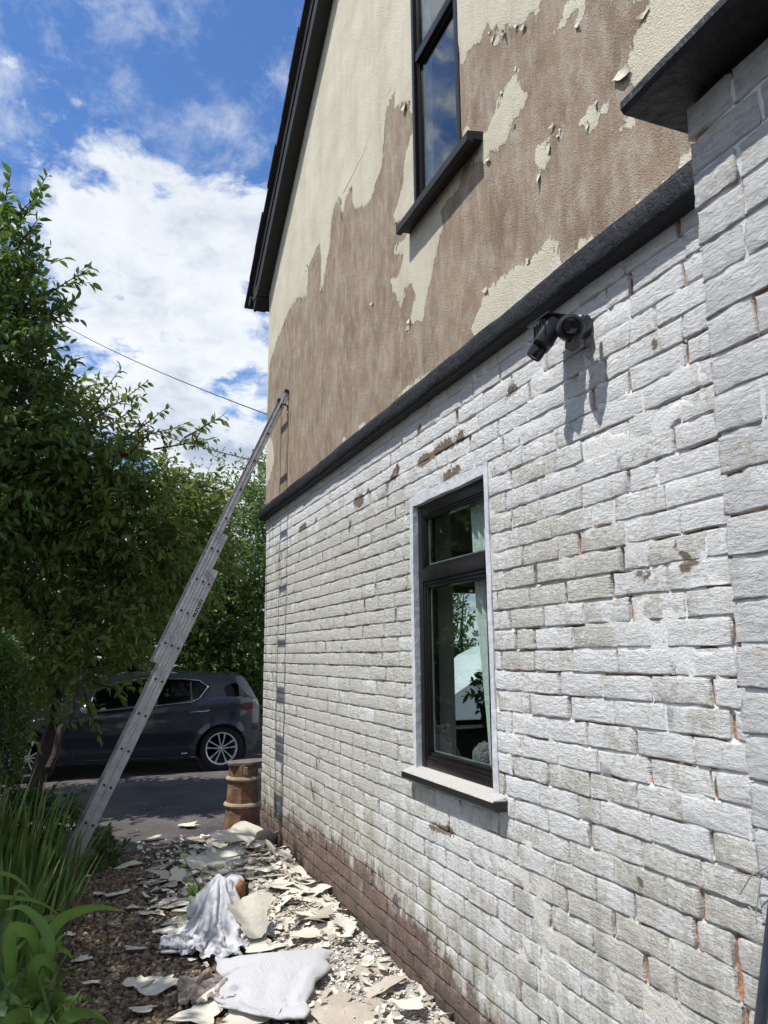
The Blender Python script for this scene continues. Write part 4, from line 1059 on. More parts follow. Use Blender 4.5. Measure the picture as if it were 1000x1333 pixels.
    patch(z6([(733, 290), (742, 280), (775, 272), (812, 312), (818, 317), (745, 316), (735, 304)]), 'rear_window', M['car_glass'], .006)
    patch(z6([(783, 345), (800, 338), (845, 334), (846, 358), (806, 361)]), 'tail_light', M['tail'], .006)
    def seam(L, name='door_seam', rad=.006, mat=M['trim']):
        pts = z6(L); d = []
        for a, b in zip(pts[:-1], pts[1:]):
            for s in np.linspace(0, 1, 10, endpoint=False): d.append((a[0] + (b[0] - a[0]) * s, a[1] + (b[1] - a[1]) * s))
        d.append(pts[-1]); mb = MB(); mb.tube([(x, YS + yin(x, z) + .001, z) for x, z in d], rad, 5); return mb.build(name, mat, root)
    seam([(700, 284), (704, 318), (694, 380), (684, 420)]); seam([(505, 345), (498, 440), (490, 525)]); seam([(235, 385), (228, 470), (240, 528)])
    seam([(250, 528), (400, 522), (640, 514)], 'sill_seam', .008); seam([(700, 322), (780, 316), (848, 322)], 'hatch_seam', .005)
    for L in (z6([(620, 369), (640, 366), (660, 366), (682, 362)]), z6([(430, 386), (450, 384), (480, 381)])):
        mb = MB(); mb.tube([(x, YS + yin(x, z) - o, z) for (x, z), o in zip(L, (.01, .035, .035, .01))], .014, 8); mb.build('door_handle', M['chrome'], root, smooth=True)
    # roof spoiler, mirror, aerial fin
    p = cp(316, 881.5); mb = MB(); mb.box(p[0] - .22, p[0] + .05, YS + .24, 2 * yc - YS - .24, p[1] - .03, p[1] + .012, .012); mb.build('spoiler', M['car'], root, smooth=True)
    p = cp(228, 871); mb = MB(); mb.tube([(p[0] - .06, yc, 1.42), (p[0] + .10, yc, 1.50), (p[0] + .14, yc, 1.50)], [.03, .014, .008], 8); mb.build('aerial', M['mirror_glass'], root, smooth=True)
    p = cp(115, 922); mb = MB(); mb.lathe([(0, -.1), (.05, -.09), (.075, -.03), (.08, .05), (.06, .07), (0, .075)], (p[0], YS - .10, p[1]), (1, 0, 0), 16); mb.build('wing_mirror', M['mirror_glass'], root, smooth=True)
    seam([(590, 503), (610, 501)], 'badge', .010, M['chrome'])
    # wheels
    for c, yy in ((wx, YS + .02), (fx, YS + .02), (wx, 2 * yc - YS - .02), (fx, 2 * yc - YS - .02)):
        sg = 1 if yy < yc else -1; ax = (0, -sg, 0); o = (c, yy + sg * .02, wr - .004)
        mb = MB(); mb.lathe([(.225, -.19), (.29, -.195), (.312, -.18), (wr, -.15), (wr, -.03), (.308, .0), (.285, .012), (.245, .012), (.228, .0)], o, ax, 48, True)
        tyre = mb.build('wheel', M['tyre'], root, smooth=True)
        mb = MB(); mb.lathe([(.228, -.15), (.222, -.02), (.232, .008), (.226, .014), (.212, .004), (.208, -.03), (.205, -.15)], o, ax, 48); mb.build('rim', M['rim'], tyre, smooth=True)
        mb = MB(); mb.lathe([(0, -.10), (.205, -.10), (.205, -.12), (0, -.12)], o, ax, 32); mb.build('brake_disc', M['trim'], tyre)
        mb = MB(); mb.lathe([(0, .004), (.026, .004), (.036, -.002), (.044, -.02), (.044, -.07), (0, -.07)], o, ax, 24); mb.build('hub', M['rim'], tyre, smooth=True)
        if sg < 0: continue
        for k in range(10):
            th = 2 * math.pi * (k // 2) / 5 + (.24 if k % 2 else -.24) + .31; th0 = 2 * math.pi * (k // 2) / 5 + (.40 if k % 2 else -.40) * .8 + .31
            a = np.array([math.cos(th0), 0, math.sin(th0)]) * .036; b = np.array([math.cos(th), 0, math.sin(th)]) * .216
            d = unit(b - a); sd_ = np.cross(d, [0, 1, 0]); V = []
            for q, w_, o1 in ((a, .010, .004), ((a + b) / 2, .009, .0), (b, .014, -.004)):
                for s1, y1 in ((-1, 0), (-.5, -.010), (.5, -.010), (1, 0), (1, .03), (-1, .03)): V.append(np.array(o) + q + sd_ * s1 * w_ + np.array([0, y1 - o1, 0]))
            Fc = [(r_ * 6 + i, r_ * 6 + (i + 1) % 6, (r_ + 1) * 6 + (i + 1) % 6, (r_ + 1) * 6 + i) for r_ in range(2) for i in range(6)]
            MB().add(V, Fc).build('spoke', M['rim'], tyre)
car()

# white van seen through the room and out of its front window
def van():
    root = thing('parked_van', 'white van with a ladder on its roof seen through the room window', 'van', (5.3, 13.0, 0))
    x0, x1, y0, y1 = 4.4, 8.6, 12.2, 14.0
    mb = MB(); mb.prism([(x0, .35), (x0, .95), (x0 + .30, 1.12), (x0 + 1.0, 1.62), (x0 + 1.35, 1.78), (x1 - .1, 1.80), (x1, 1.7), (x1, .35)], y0, y1, lambda u, v, w: (u, w, v)); b = mb.build('body', M['van'], root)
    mb = MB(); mb.prism([(x0 + .78, 1.12), (x0 + 1.08, 1.55), (x0 + 1.6, 1.58), (x0 + 1.6, 1.12)], y0 - .012, y0 - .002, lambda u, v, w: (u, w, v)); mb.build('window', M['trim'], root)
    mb = MB(); mb.box(x0 + 1.0, x0 + 1.14, y0 - .02, y0 - .004, .98, 1.02, .004); mb.build('door_handle', M['trim'], root)
    for xx in (x0 + .75, x1 - .85):
        mb = MB(); mb.lathe([(0, .02), (.2, .02), (.33, 0), (.34, -.2), (0, -.2)], (xx, y0, .34), (0, -1, 0), 28); mb.build('wheel', M['tyre'], root, smooth=True)
    mb = MB()
    for yy in (y0 + .1, y0 + .5): mb.box(x0 + .7, x1, yy, yy + .03, 1.95, 2.06)
    for k in range(12): mb.box(x0 + .9 + k * .28, x0 + .93 + k * .28, y0 + .13, y0 + .5, 1.98, 2.02)
    for xx in (x0 + 1.6, x1 - .6): mb.box(xx, xx + .04, y0 + .1, y1 - .1, 1.90, 1.95); mb.box(xx, xx + .04, y0 + .1, y0 + .14, 1.78, 1.92); mb.box(xx, xx + .04, y1 - .14, y1 - .1, 1.78, 1.92)
    mb.build('roof_ladder', M['alu'], root)
van()

# ================================================================== FOLIAGE
def leaf_mesh(P0, ax, nr, ln, wd, rg, simple_=False):
    n = len(P0); ax = ax / np.linalg.norm(ax, axis=1, keepdims=True)
    nr = nr - (nr * ax).sum(1, keepdims=True) * ax; nr = nr / (np.linalg.norm(nr, axis=1, keepdims=True) + 1e-9)
    sd = np.cross(ax, nr)
    if simple_:
        tm = np.array([(0, 0, 0), (.45, -.5, .05), (.45, .5, .05), (1, 0, -.10), (.5, 0, -.04)]); fc = np.array([(0, 4, 2), (0, 1, 4), (4, 3, 2), (1, 3, 4)])
    else:
        tm = np.array([(0, 0, 0), (.26, -.44, .05), (.26, .44, .05), (.62, -.44, .02), (.62, .44, .02), (1, 0, -.16), (.5, 0, -.05)]); fc = np.array([(0, 6, 2), (2, 6, 4), (4, 6, 5), (5, 6, 3), (3, 6, 1), (1, 6, 0)])
    curl = rg.uniform(.4, 1.8, n)
    V = P0[:, None, :] + (ax[:, None, :] * tm[None, :, 0:1] + sd[:, None, :] * tm[None, :, 1:2] * wd[:, None, None] + nr[:, None, :] * tm[None, :, 2:3] * curl[:, None, None]) * ln[:, None, None]
    k = len(tm); Fc = (fc[None] + (np.arange(n) * k)[:, None, None]).reshape(-1, 3)
    tint = np.repeat(rg.random(n), k)
    return V.reshape(-1, 3), Fc, tint
def twig_leaves(O, Dr, L, k, ln, rg, droop=.25, wd=.46, upw=.9, stem=None):
    """k leaves along each twig O + Dr*L"""
    n = len(O); t = np.tile(np.linspace(.12, 1, k), n) + rg.uniform(-.05, .05, n * k)
    o = np.repeat(O, k, 0); d = np.repeat(Dr, k, 0); l = np.repeat(L, k)
    rv = rg.normal(size=(n * k, 3)); s = np.cross(d, rv); s /= np.linalg.norm(s, axis=1, keepdims=True) + 1e-9
    P = o + d * (t * l)[:, None]; P[:, 2] -= .02 * l * t ** 2
    ax = d * (.35 + .5 * t)[:, None] + s * .85; ax[:, 2] -= droop
    nr = rg.normal(size=(n * k, 3)) * .55; nr[:, 2] += upw
    lens = ln * rg.uniform(.6, 1.2, n * k)
    return P, ax, nr, lens, np.full(n * k, wd) * rg.uniform(.85, 1.15, n * k)
def crown_pts(blobs, per, rg, shell=.55):
    O = []; Dr = []
    tot = sum(b[3] * b[4] * b[5] for b in blobs)
    for cx, cy, cz, rx, ry, rz in blobs:
        m = int(per * (rx * ry * rz / tot) ** .8) + 8 if len(blobs) > 1 else per
        u = rg.normal(size=(m, 3)); u /= np.linalg.norm(u, axis=1, keepdims=True)
        r = shell + (1 - shell) * rg.random(m) ** .6; lump = .86 + .28 * np.sin(u[:, 0] * 5 + cx * 3) * np.sin(u[:, 1] * 4 + cy) * np.sin(u[:, 2] * 5 + cz)
        O.append(np.array([cx, cy, cz]) + u * (r * lump)[:, None] * np.array([rx, ry, rz])); q = u + rg.normal(size=(m, 3)) * .55; q[:, 2] += .1; Dr.append(q / np.linalg.norm(q, axis=1, keepdims=True))
    return np.concatenate(O), np.concatenate(Dr)
def tree(name, label, cat, base, trunk_r, limbs, blobs, sprigs, twigs, leaf, lmat, bmat, k=7, tl=.35, seed=1, droop=.25, wd=.46, sprig_k=13, shell=.5, group=None, bark_twigs=60, small=False):
    rg = np.random.default_rng(seed)
    root = thing(name, label, cat, base, group)
    mb = MB(); base = np.array(base)
    for path, r0, r1 in limbs:
        P = np.array(path, float); m_ = len(P)
        tt = np.linspace(0, 1, 10); Q = np.stack([np.interp(tt, np.linspace(0, 1, m_), P[:, j]) for j in range(3)], 1)
        Q[1:-1] += rg.normal(0, .02, (8, 3)); mb.tube(Q, np.linspace(r0, r1, 10), 8)
    O, Dr = crown_pts(blobs, twigs, rg, shell) if blobs else (np.zeros((0, 3)), np.zeros((0, 3)))
    L = rg.uniform(.6, 1.3, len(O)) * tl
    PA = [twig_leaves(O, Dr, L, k, leaf, rg, droop, wd)] if len(O) else []
    for i in range(min(bark_twigs, len(O))): mb.tube([O[i] - Dr[i] * tl * .6, O[i], O[i] + Dr[i] * L[i]], [.010, .006, .003], 4, False)
    for a, b in sprigs:
        a = np.array(a); b = np.array(b); l = np.linalg.norm(b - a); d = (b - a) / l
        kk = max(5, int(l / (leaf * .30)))
        bend = rg.normal(0, .03, 3) * l
        mb.tube([a, (a + b) / 2 + bend, b], [.014, .009, .004], 5, False)
        PA.append(twig_leaves(a[None], d[None], np.array([l]), kk, leaf, rg, droop, wd))
        for _ in range(max(2, int(l / (leaf * 2.2)))):
            s = rg.uniform(.1, .85); o = a + (b - a) * s + bend * (1 - abs(2 * s - 1)); dd = d + rg.normal(size=3) * .6; dd /= np.linalg.norm(dd); l2 = l * rg.uniform(.16, .34)
            mb.tube([o, o + dd * l2], [.006, .003], 4, False); PA.append(twig_leaves(o[None], dd[None], np.array([l2]), max(4, int(l2 / (leaf * .32))), leaf, rg, droop, wd))
    A = [np.concatenate([p[i] for p in PA]) for i in range(5)]
    V, Fc, tint = leaf_mesh(*A, rg, small)
    mb.build('trunk', bmat, root, smooth=True)
    mk('crown', V, Fc, lmat, root, attrs={'tint': tint})
    return root
def Pt(px, py, y): return at_y(px, py, y)
def B(px, py, y, rx, ry, rz): p = at_y(px, py, y); return (p[0], p[1], p[2], rx, ry, rz)
def SP(y, *segs): return [(at_y(a, b, y + random.uniform(-.2, .2)), at_y(c, d, y + random.uniform(-.35, .1))) for a, b, c, d in segs]
# 1 glossy laurel, upper left
tb = at_z(-120, 1010, 0)
lb = np.array([-3.7, 9.3, 0])
tree('laurel_tree', 'tall glossy laurel tree against the sky at the upper left', 'tree', tuple(lb), .12,
     [([lb, lb + [.1, 0, 1.5], lb + [.5, -.1, 3.2], Pt(-40, 480, 9.2), Pt(10, 330, 9.0)], .13, .03), ([lb + [.3, 0, 2.4], Pt(20, 540, 9), Pt(60, 470, 9)], .06, .015), ([Pt(-30, 460, 9.2), Pt(30, 400, 9), Pt(70, 375, 9)], .035, .01)],
     [B(-45, 430, 9.3, .9, .8, 1.3), B(2, 455, 9.1, .50, .6, .62), B(-5, 340, 9.1, .34, .5, .5), B(30, 425, 9.0, .34, .4, .30), B(45, 560, 9.2, .55, .6, .5), B(-30, 640, 9.5, .9, .8, .9)],
     SP(9, (8, 330, 62, 226), (-8, 320, 14, 226), (10, 350, 52, 282), (20, 400, 57, 334), (28, 410, 118, 348), (35, 425, 100, 388), (55, 425, 92, 402), (20, 470, 70, 440), (30, 520, 104, 465), (40, 540, 98, 478), (5, 380, 48, 310), (0, 300, 40, 262)),
     980, .125, M['laurel'], M['bark'], 7, .36, 21, .10, .44, group=None, shell=.35)
# 2 cherry in the middle with drooping yellowing leaves
cb = at_z(72, 1004, 0); cb = np.array([-2.05, 9.9, 0])
tree('cherry_tree', 'spreading cherry tree with drooping yellowing leaves left of the ladder', 'tree', tuple(cb), .1,
     [([cb, Pt(72, 930, 9.9), Pt(75, 850, 9.9), Pt(62, 790, 9.9), Pt(80, 700, 9.9)], .085, .03), ([Pt(75, 850, 9.9), Pt(100, 790, 9.8), Pt(135, 700, 9.7)], .07, .02), ([Pt(70, 840, 9.9), Pt(30, 770, 9.9), Pt(5, 700, 9.9)], .05, .02), ([Pt(64, 1000, 8.6), Pt(82, 950, 8.7), Pt(100, 900, 8.9), Pt(112, 870, 9.0)], .04, .015), ([Pt(90, 700, 9.8), Pt(150, 600, 9.6), Pt(200, 560, 9.5)], .03, .01)],
     [B(60, 600, 10, 1.0, .9, .85), B(125, 615, 9.8, .70, .8, .52), B(170, 690, 9.7, .95, .8, .78), B(230, 668, 10.3, .7, .7, .60), B(60, 740, 10.2, 1.2, .9, .75), B(180, 770, 10.0, .8, .8, .65), B(-40, 690, 10.3, 1.2, 1, 1.1), B(255, 720, 10.6, .55, .6, .6), B(130, 860, 9.6, .36, .4, .34), B(60, 850, 9.4, .5, .4, .35), B(20, 900, 9.5, .5, .4, .4), B(150, 800, 9.5, .5, .4, .4), B(85, 535, 10.0, .40, .5, .4)],
     SP(9.8, (110, 545, 158, 478), (120, 540, 192, 496), (130, 560, 178, 530), (150, 580, 222, 527), (160, 572, 240, 555), (200, 585, 280, 570), (240, 570, 292, 540), (250, 585, 270, 548), (170, 640, 260, 615), (215, 620, 300, 640), (100, 880, 160, 900), (105, 870, 150, 862), (110, 900, 130, 960)),
     2100, .115, M['cherry'], M['red_bark'], 8, .36, 22, .42, .42, shell=.25, bark_twigs=120)
# 3 dark trees beyond the drive
for i, (nm, lab, px, py, y, rx, rz, mt, tw, lf, sd_) in enumerate([
    ('garden_tree', 'dark leafy tree behind the car right of the ladder', 300, 715, 14.5, 1.7, 1.5, 'dark_leaf', 1500, .11, 31),
    ('garden_tree', 'dark tree rising by the house corner behind the ladder', 395, 665, 17.5, 2.3, 2.0, 'dark_leaf', 1300, .12, 32),
    ('garden_tree', 'shady tree behind the cherry tree and the car roof', 170, 720, 16.0, 2.2, 2.0, 'dark_leaf', 1500, .12, 33),
    ('garden_tree', 'dark tree behind the clipped hedge at the far left', 20, 720, 15.5, 2.4, 2.3, 'dark_leaf', 1500, .12, 34),
    ('garden_tree', 'tall dark tree behind the laurel at the left edge', -140, 620, 15.0, 2.6, 3.0, 'dark_leaf', 1500, .13, 35)]):
    c = at_y(px, py, y); b = np.array([c[0], c[1], 0])
    tree(nm, lab, 'tree', tuple(b), .15, [([b, b + [.1, 0, 1.2], [c[0], c[1], c[2] + .3]], .15, .05), ([b + [.05, 0, 1], [c[0] - rx * .6, c[1], c[2] + .4]], .07, .02), ([b + [.05, 0, 1.1], [c[0] + rx * .6, c[1], c[2] + .3]], .07, .02)],
         [(c[0], c[1], c[2], rx, 1.3, rz), (c[0] - rx * .5, c[1] - .3, c[2] - rz * .5, rx * .7, 1.0, rz * .7), (c[0] + rx * .45, c[1] - .2, c[2] - rz * .45, rx * .7, 1.0, rz * .7), (c[0], c[1] - .2, max(.9, c[2] - rz), rx * .9, .9, .9), (c[0] + rx * .3, c[1], c[2] + rz * .55, rx * .5, .7, rz * .4)],
         [], tw, lf, M[mt], M['bark'], 8, .45, sd_, .2, .46, shell=.3, group='dark trees beyond the driveway', small=True, bark_twigs=20)
c = at_y(305, 850, 13.9); b = np.array([c[0], c[1], 0])
tree('bright_shrub', 'bright green shrub behind the car beside the house corner', 'shrub', tuple(b), .04, [([b, c], .04, .02)], [(c[0], c[1], c[2], .62, .45, .55), (c[0] + .2, c[1], c[2] - .7, .6, .4, .6), (c[0] - .35, c[1], c[2] - .35, .5, .4, .45)], [], 430, .10, M['bright_leaf'], M['bark'], 8, .28, 41, .15, .55, shell=.4)
c = at_y(255, 830, 14.2); b = np.array([c[0], c[1], 0])
tree('bright_shrub', 'yellow green bush showing above the car roof', 'shrub', tuple(b), .04, [([b, c], .04, .02)], [(c[0], c[1], c[2] + .15, .7, .4, .45), (c[0] + .1, c[1], c[2] - .6, .7, .4, .6)], [], 260, .10, M['cherry'], M['bark'], 8, .3, 42, .2, .5, shell=.4)
def backdrop_hedge():
    rg = np.random.default_rng(55); root = thing('boundary_hedge', 'dense dark hedge closing the view behind the parked car', 'hedge', (-2, 18.5, 0))
    n = 9500; O = np.stack([rg.uniform(-11, 8, n), 18.5 + rg.uniform(-.5, .7, n), rg.uniform(0, 1, n) ** .9 * 4.3], 1); O[:, 2] *= .85 + .25 * np.sin(O[:, 0] * 1.7) * np.sin(O[:, 0] * .6)
    Dr = rg.normal(size=(n, 3)); Dr[:, 1] -= .6; Dr /= np.linalg.norm(Dr, axis=1, keepdims=True)
    A = twig_leaves(O, Dr, rg.uniform(.3, .55, n), 6, .15, rg)
    V, Fc, tint = leaf_mesh(*A, rg, True); mk('foliage', V, Fc, M['dark_leaf'], root, attrs={'tint': tint})
    mb = MB()
    for x in np.arange(-12, 9.1, 1.0): mb.tube([(x, 18.6, 0), (x + rg.uniform(-.2, .2), 18.6, 2.0), (x + rg.uniform(-.4, .4), 18.6, 3.6)], [.06, .05, .02], 6)
    mb.build('stems', M['bark'], root)
backdrop_hedge()
def box_hedge():
    # clipped hedge running back along the left side
    rg = np.random.default_rng(61); root = thing('clipped_hedge', 'clipped dark box hedge with a rounded top at the left edge', 'hedge', (-2.9, 7.2, 0))
    n = 5200; y = rg.uniform(6.7, 8.4, n); th = rg.uniform(-.15, 1, n) * math.pi * .98; 
    cx, rx, zt = -2.72, .62, 1.86
    ct, st = np.cos(th), np.sin(th); q = 4.0
    X = cx + rx * np.sign(ct) * np.abs(ct) ** (2 / q); Z = .55 + (zt - .55) * np.clip(np.sign(st) * np.abs(st) ** (2 / q), -.6, 1)
    endf = np.clip((y - 6.7) / .25, 0, 1); X = cx + (X - cx) * (.75 + .25 * endf ** .5); Z = np.where(Z > .6, .6 + (Z - .6) * (.86 + .14 * endf ** .5), Z)
    m2 = 1700; Xe = cx + rx * rg.uniform(-.8, .8, m2); Ze = rg.uniform(.05, 1.66, m2); O = np.concatenate([np.stack([X, y, Z], 1), np.stack([Xe, 6.7 + rg.uniform(-.03, .03, m2), Ze], 1)])
    O += rg.normal(0, .02, O.shape); Dr = O - np.array([cx, 7.7, .9]); Dr /= np.linalg.norm(Dr, axis=1, keepdims=True); Dr = Dr + rg.normal(0, .5, Dr.shape); Dr /= np.linalg.norm(Dr, axis=1, keepdims=True)
    A = twig_leaves(O - Dr * .05, Dr, rg.uniform(.06, .12, len(O)), 6, .045, rg, .1, .55)
    V, Fc, tint = leaf_mesh(*A, rg, True); mk('foliage', V, Fc, M['box_leaf'], root, attrs={'tint': tint})
    mb = MB(); mb.box(cx - .46, cx + .46, 6.86, 8.3, 0, 1.6, .15); mb.build('stems', M['bark'], root, smooth=True)  # one solid bark coloured block fills the inside of the hedge
box_hedge()
# unseen tree added beyond the left edge to shade the gravel and bed
def shade_tree():
    b = np.array([-4.4, 5.0, 0])
    tree('added_shade_tree', 'unseen tree added left of the gravel path to shade it', 'tree', tuple(b), .12, [([b, b + [.05, 0, 1.6], b + [.1, 0, 3.2]], .13, .06), ([b + [.05, 0, 1.7], b + [.9, .2, 3.4]], .07, .02), ([b + [.05, 0, 1.6], b + [.3, -1.0, 3.3]], .07, .02), ([b + [.05, 0, 1.6], b + [.3, 1.0, 3.3]], .07, .02)],
         [(-4.0, 5.2, 4.1, 1.05, 1.6, 1.0), (-3.75, 6.7, 4.2, .95, 1.0, 1.0), (-3.95, 3.7, 3.7, .9, 1.1, .9), (-4.9, 5.0, 3.9, 1.1, 1.8, 1.1), (-3.35, 6.3, 5.0, .75, .9, .6)], [], 2600, .10, M['cherry'], M['bark'], 8, .36, 71, .2, .5, shell=.2, small=True, bark_twigs=40)
shade_tree()

# ------------------------------------------------------------------ strap-leaved plants
def ribbon(base, az, ln, lean, bend, w, rg, seg=7, twist=0.0, fold=.25):
    d = np.array([math.cos(az), math.sin(az), 0]); s = np.array([-math.sin(az), math.cos(az), 0]); V = []
    p = np.array(base, float); a = lean
    for i in range(seg + 1):
        t = i / seg; ww = w * (min(1, .55 + 2.2 * t) * (1 - t ** 3.0) + .02)
        dirv = d * math.sin(a) + np.array([0, 0, 1]) * math.cos(a); nn = d * math.cos(a) - np.array([0, 0, 1]) * math.sin(a)
        ss = s * math.cos(twist * t) + nn * math.sin(twist * t)
        V += [p - ss * ww * .5, p + nn * ww * fold * .5, p + ss * ww * .5]
        p = p + dirv * ln / seg; a += bend / seg * (0.3 + 1.4 * t)
    Fc = []
    for i in range(seg):
        for j in (0, 1): Fc.append((i * 3 + j, i * 3 + j + 1, (i + 1) * 3 + j + 1, (i + 1) * 3 + j))
    return V, Fc
def leaf_tint(n, rg):
    a = np.full(n, rg.random() * .62); a[1::3] += .26; a += rg.normal(0, .05, n); a = np.clip(a, 0, .9)
    if rg.random() < .3: a[-6:] = 1.0
    return a
def strap_plant(name, label, cat, c, n, spread, ln, w, mat, seed, lean=.25, bend=.9, bias=0.0, group=None):
    rg = np.random.default_rng(seed); root = thing(name, label, cat, (c[0], c[1], 0), group)
    for i in range(n):
        az = rg.uniform(0, 2 * math.pi); r = spread * math.sqrt(rg.random())
        b = (c[0] + r * math.cos(az), c[1] + r * math.sin(az) * 1.4, 0.0)
        V, Fc = ribbon(b, az + rg.normal(0, .5), ln * rg.uniform(.65, 1.1), abs(rg.normal(0, lean)) + .03 + bias, rg.uniform(.05, bend), w * rg.uniform(.7, 1.15), rg, 7, rg.uniform(-.8, .8))
        mk('leaf', V, Fc, mat, root, smooth=True, attrs={'tint': leaf_tint(len(V), rg)})
    return root
strap_plant('iris_clump', 'tall clump of upright green sword leaves left of the ladder foot', 'plant', (-1.98, 5.7), 95, .26, .82, .030, M['blade'], 81, .17, .55, group='strap leaved plants in the border')
strap_plant('iris_clump', 'clump of upright sword leaves in front of the clipped hedge at the left edge', 'plant', (-2.22, 5.75), 75, .20, .92, .032, M['blade'], 82, .12, .4, group='strap leaved plants in the border')
strap_plant('iris_clump', 'low clump of sword leaves arching over the ladder foot', 'plant', (-1.72, 5.95), 60, .18, .55, .022, M['blade'], 83, .3, 1.2, group='strap leaved plants in the border')
strap_plant('iris_clump', 'shaded clump of narrow leaves behind the foreground lily leaves', 'plant', (-1.92, 4.8), 80, .24, .62, .026, M['blade'], 84, .22, .9, group='strap leaved plants in the border')
def foreground_lily():
    rg = np.random.default_rng(91); c = np.array([-1.80, 4.0, 0.0])
    root = thing('day_lily', 'bright green day lily with broad arching leaves at the bottom left corner', 'plant', tuple(c))
    zz = lambda L: [(a / 4.55, 1040 + b / 4.55) for a, b in L]
    # broad leaves traced from the photograph, each at its own distance: (points, distance, width)
    LL = [([(250, 900), (300, 790), (370, 710), (480, 662), (600, 642), (745, 668)], 4.1, .058, 1), ([(300, 900), (262, 770), (200, 690), (120, 640), (25, 660)], 4.0, .046, 1), ([(60, 800), (120, 775), (185, 800), (222, 920), (240, 1120)], 3.9, .062, 1), ([(200, 1000), (255, 950), (315, 985), (345, 1070), (330, 1170)], 3.9, .055, 1), ([(290, 1340), (380, 1250), (478, 1135)], 3.7, .048, 1), ([(380, 1320), (430, 1285), (510, 1268), (585, 1285), (660, 1345)], 3.6, .05, 1), ([(30, 1340), (90, 1180), (155, 1030)], 3.8, .05, 0), ([(200, 780), (285, 708), (365, 702)], 4.2, .046, 1), ([(-40, 470), (60, 452), (140, 505), (200, 585)], 4.5, .024, 1), ([(60, 700), (110, 545), (215, 625)], 4.4, .026, 1), ([(-60, 610), (120, 590), (250, 620), (370, 700)], 4.3, .022, 1), ([(85, 925), (120, 870), (155, 835)], 4.0, .024, 1), ([(90, 1300), (150, 1235), (230, 1185), (215, 1230)], 3.7, .09, 1), ([(-10, 1340), (10, 1000), (30, 780), (75, 650)], 4.1, .05, 0), ([(-40, 900), (30, 720), (112, 545)], 4.3, .036, 0), ([(180, 1340), (240, 1280), (262, 1230), (300, 1290)], 3.65, .075, 1), ([(-30, 1250), (60, 1120), (130, 1040), (190, 1090)], 3.8, .04, 0), ([(330, 900), (395, 905), (440, 960)], 4.2, .034, 1), ([(60, 1340), (120, 1290), (210, 1270)], 3.55, .085, 1), ([(140, 1340), (190, 1180), (205, 1010), (170, 900)], 3.9, .04, 0), ([(270, 1340), (300, 1220), (310, 1100), (340, 1020)], 3.8, .034, 0), ([(-20, 1150), (40, 1000), (90, 850), (160, 770)], 4.1, .045, 0), ([(340, 870), (350, 830), (385, 800)], 4.2, .03, 1)]
    for pts, Y, w, br in LL:
        P = np.array([at_y(a, b, Y + .25 * k / len(pts)) for k, (a, b) in enumerate(zz(pts))])
        base = np.array([P[0][0] * .5 + c[0] * .5, P[0][1] + .05, 0.0]); P = np.vstack([base, (base + P[0]) / 2 + [0, 0, .04], P])
        n = 18; t = np.linspace(0, len(P) - 1, n + 1); Q = []
        for q in t:
            i = min(int(q), len(P) - 2); f = q - i; p0, p1, p2, p3 = P[max(i - 1, 0)], P[i], P[i + 1], P[min(i + 2, len(P) - 1)]
            Q.append(.5 * (2 * p1 + (p2 - p0) * f + (2 * p0 - 5 * p1 + 4 * p2 - p3) * f * f + (3 * p1 - p0 - 3 * p2 + p3) * f ** 3))
        Q = np.array(Q); V = []; tw = rg.uniform(-.5, .5)
        for i in range(n + 1):
            d = unit(Q[min(i + 1, n)] - Q[max(i - 1, 0)]); s_ = np.cross(d, unit([.25, -1, .55])); s_ = unit(s_); nn = np.cross(s_, d); a = tw * i / n; s2 = s_ * math.cos(a) + nn * math.sin(a); ww = w * min(1, .35 + 1.6 * i / n) * (1 - (i / n) ** 3.2) + .002
            V += [Q[i] - s2 * ww / 2, Q[i] - nn * ww * .16, Q[i] + s2 * ww / 2]
        Fc = [(i * 3 + j, i * 3 + j + 1, (i + 1) * 3 + j + 1, (i + 1) * 3 + j) for i in range(n) for j in (0, 1)]
        mk('leaf', V, Fc, M['broad_blade'] if br else M['blade'], root, smooth=True, attrs={'tint': leaf_tint(len(V), rg)})
    for i in range(26):
        az = rg.uniform(0, 6.28); V, Fc = ribbon((c[0] - .05 + rg.normal(0, .10), c[1] + rg.normal(0, .22), 0), az, rg.uniform(.3, .55), rg.uniform(.05, .4), rg.uniform(.2, 1.2), rg.uniform(.02, .034), rg, 9, rg.uniform(-.4, .4))
        mk('leaf', V, Fc, M['blade'], root, smooth=True, attrs={'tint': leaf_tint(len(V), rg)})
foreground_lily()
def flowers():
    rg = np.random.default_rng(95)
    for px, py, y, lab in ((130, 1052, 6.9, 'small orange flower beside the foot of the ladder'), (78, 1186, 5.4, 'small orange flower above the broad lily leaf'), (80, 1312, 4.15, 'small orange flower low in the bottom left foliage')):
        p = at_y(px, py, y); r = thing('orange_flower', lab, 'flower', (p[0], p[1], 0), 'small orange flowers')
        MB().tube([(p[0], p[1], 0), p], .003, 5).build('stem', M['twig'], r)
        mb = MB()
        for k in range(6):
            th = k * math.pi / 3; d = np.array([math.cos(th), math.sin(th), .5]) * .022; s = np.array([-math.sin(th), math.cos(th), 0]) * .009
            mb.add([p, p + d * .6 - s, p + d, p + d * .6 + s], [(0, 1, 2, 3)])
        mb.build('petals', M['orange'], r)
flowers()
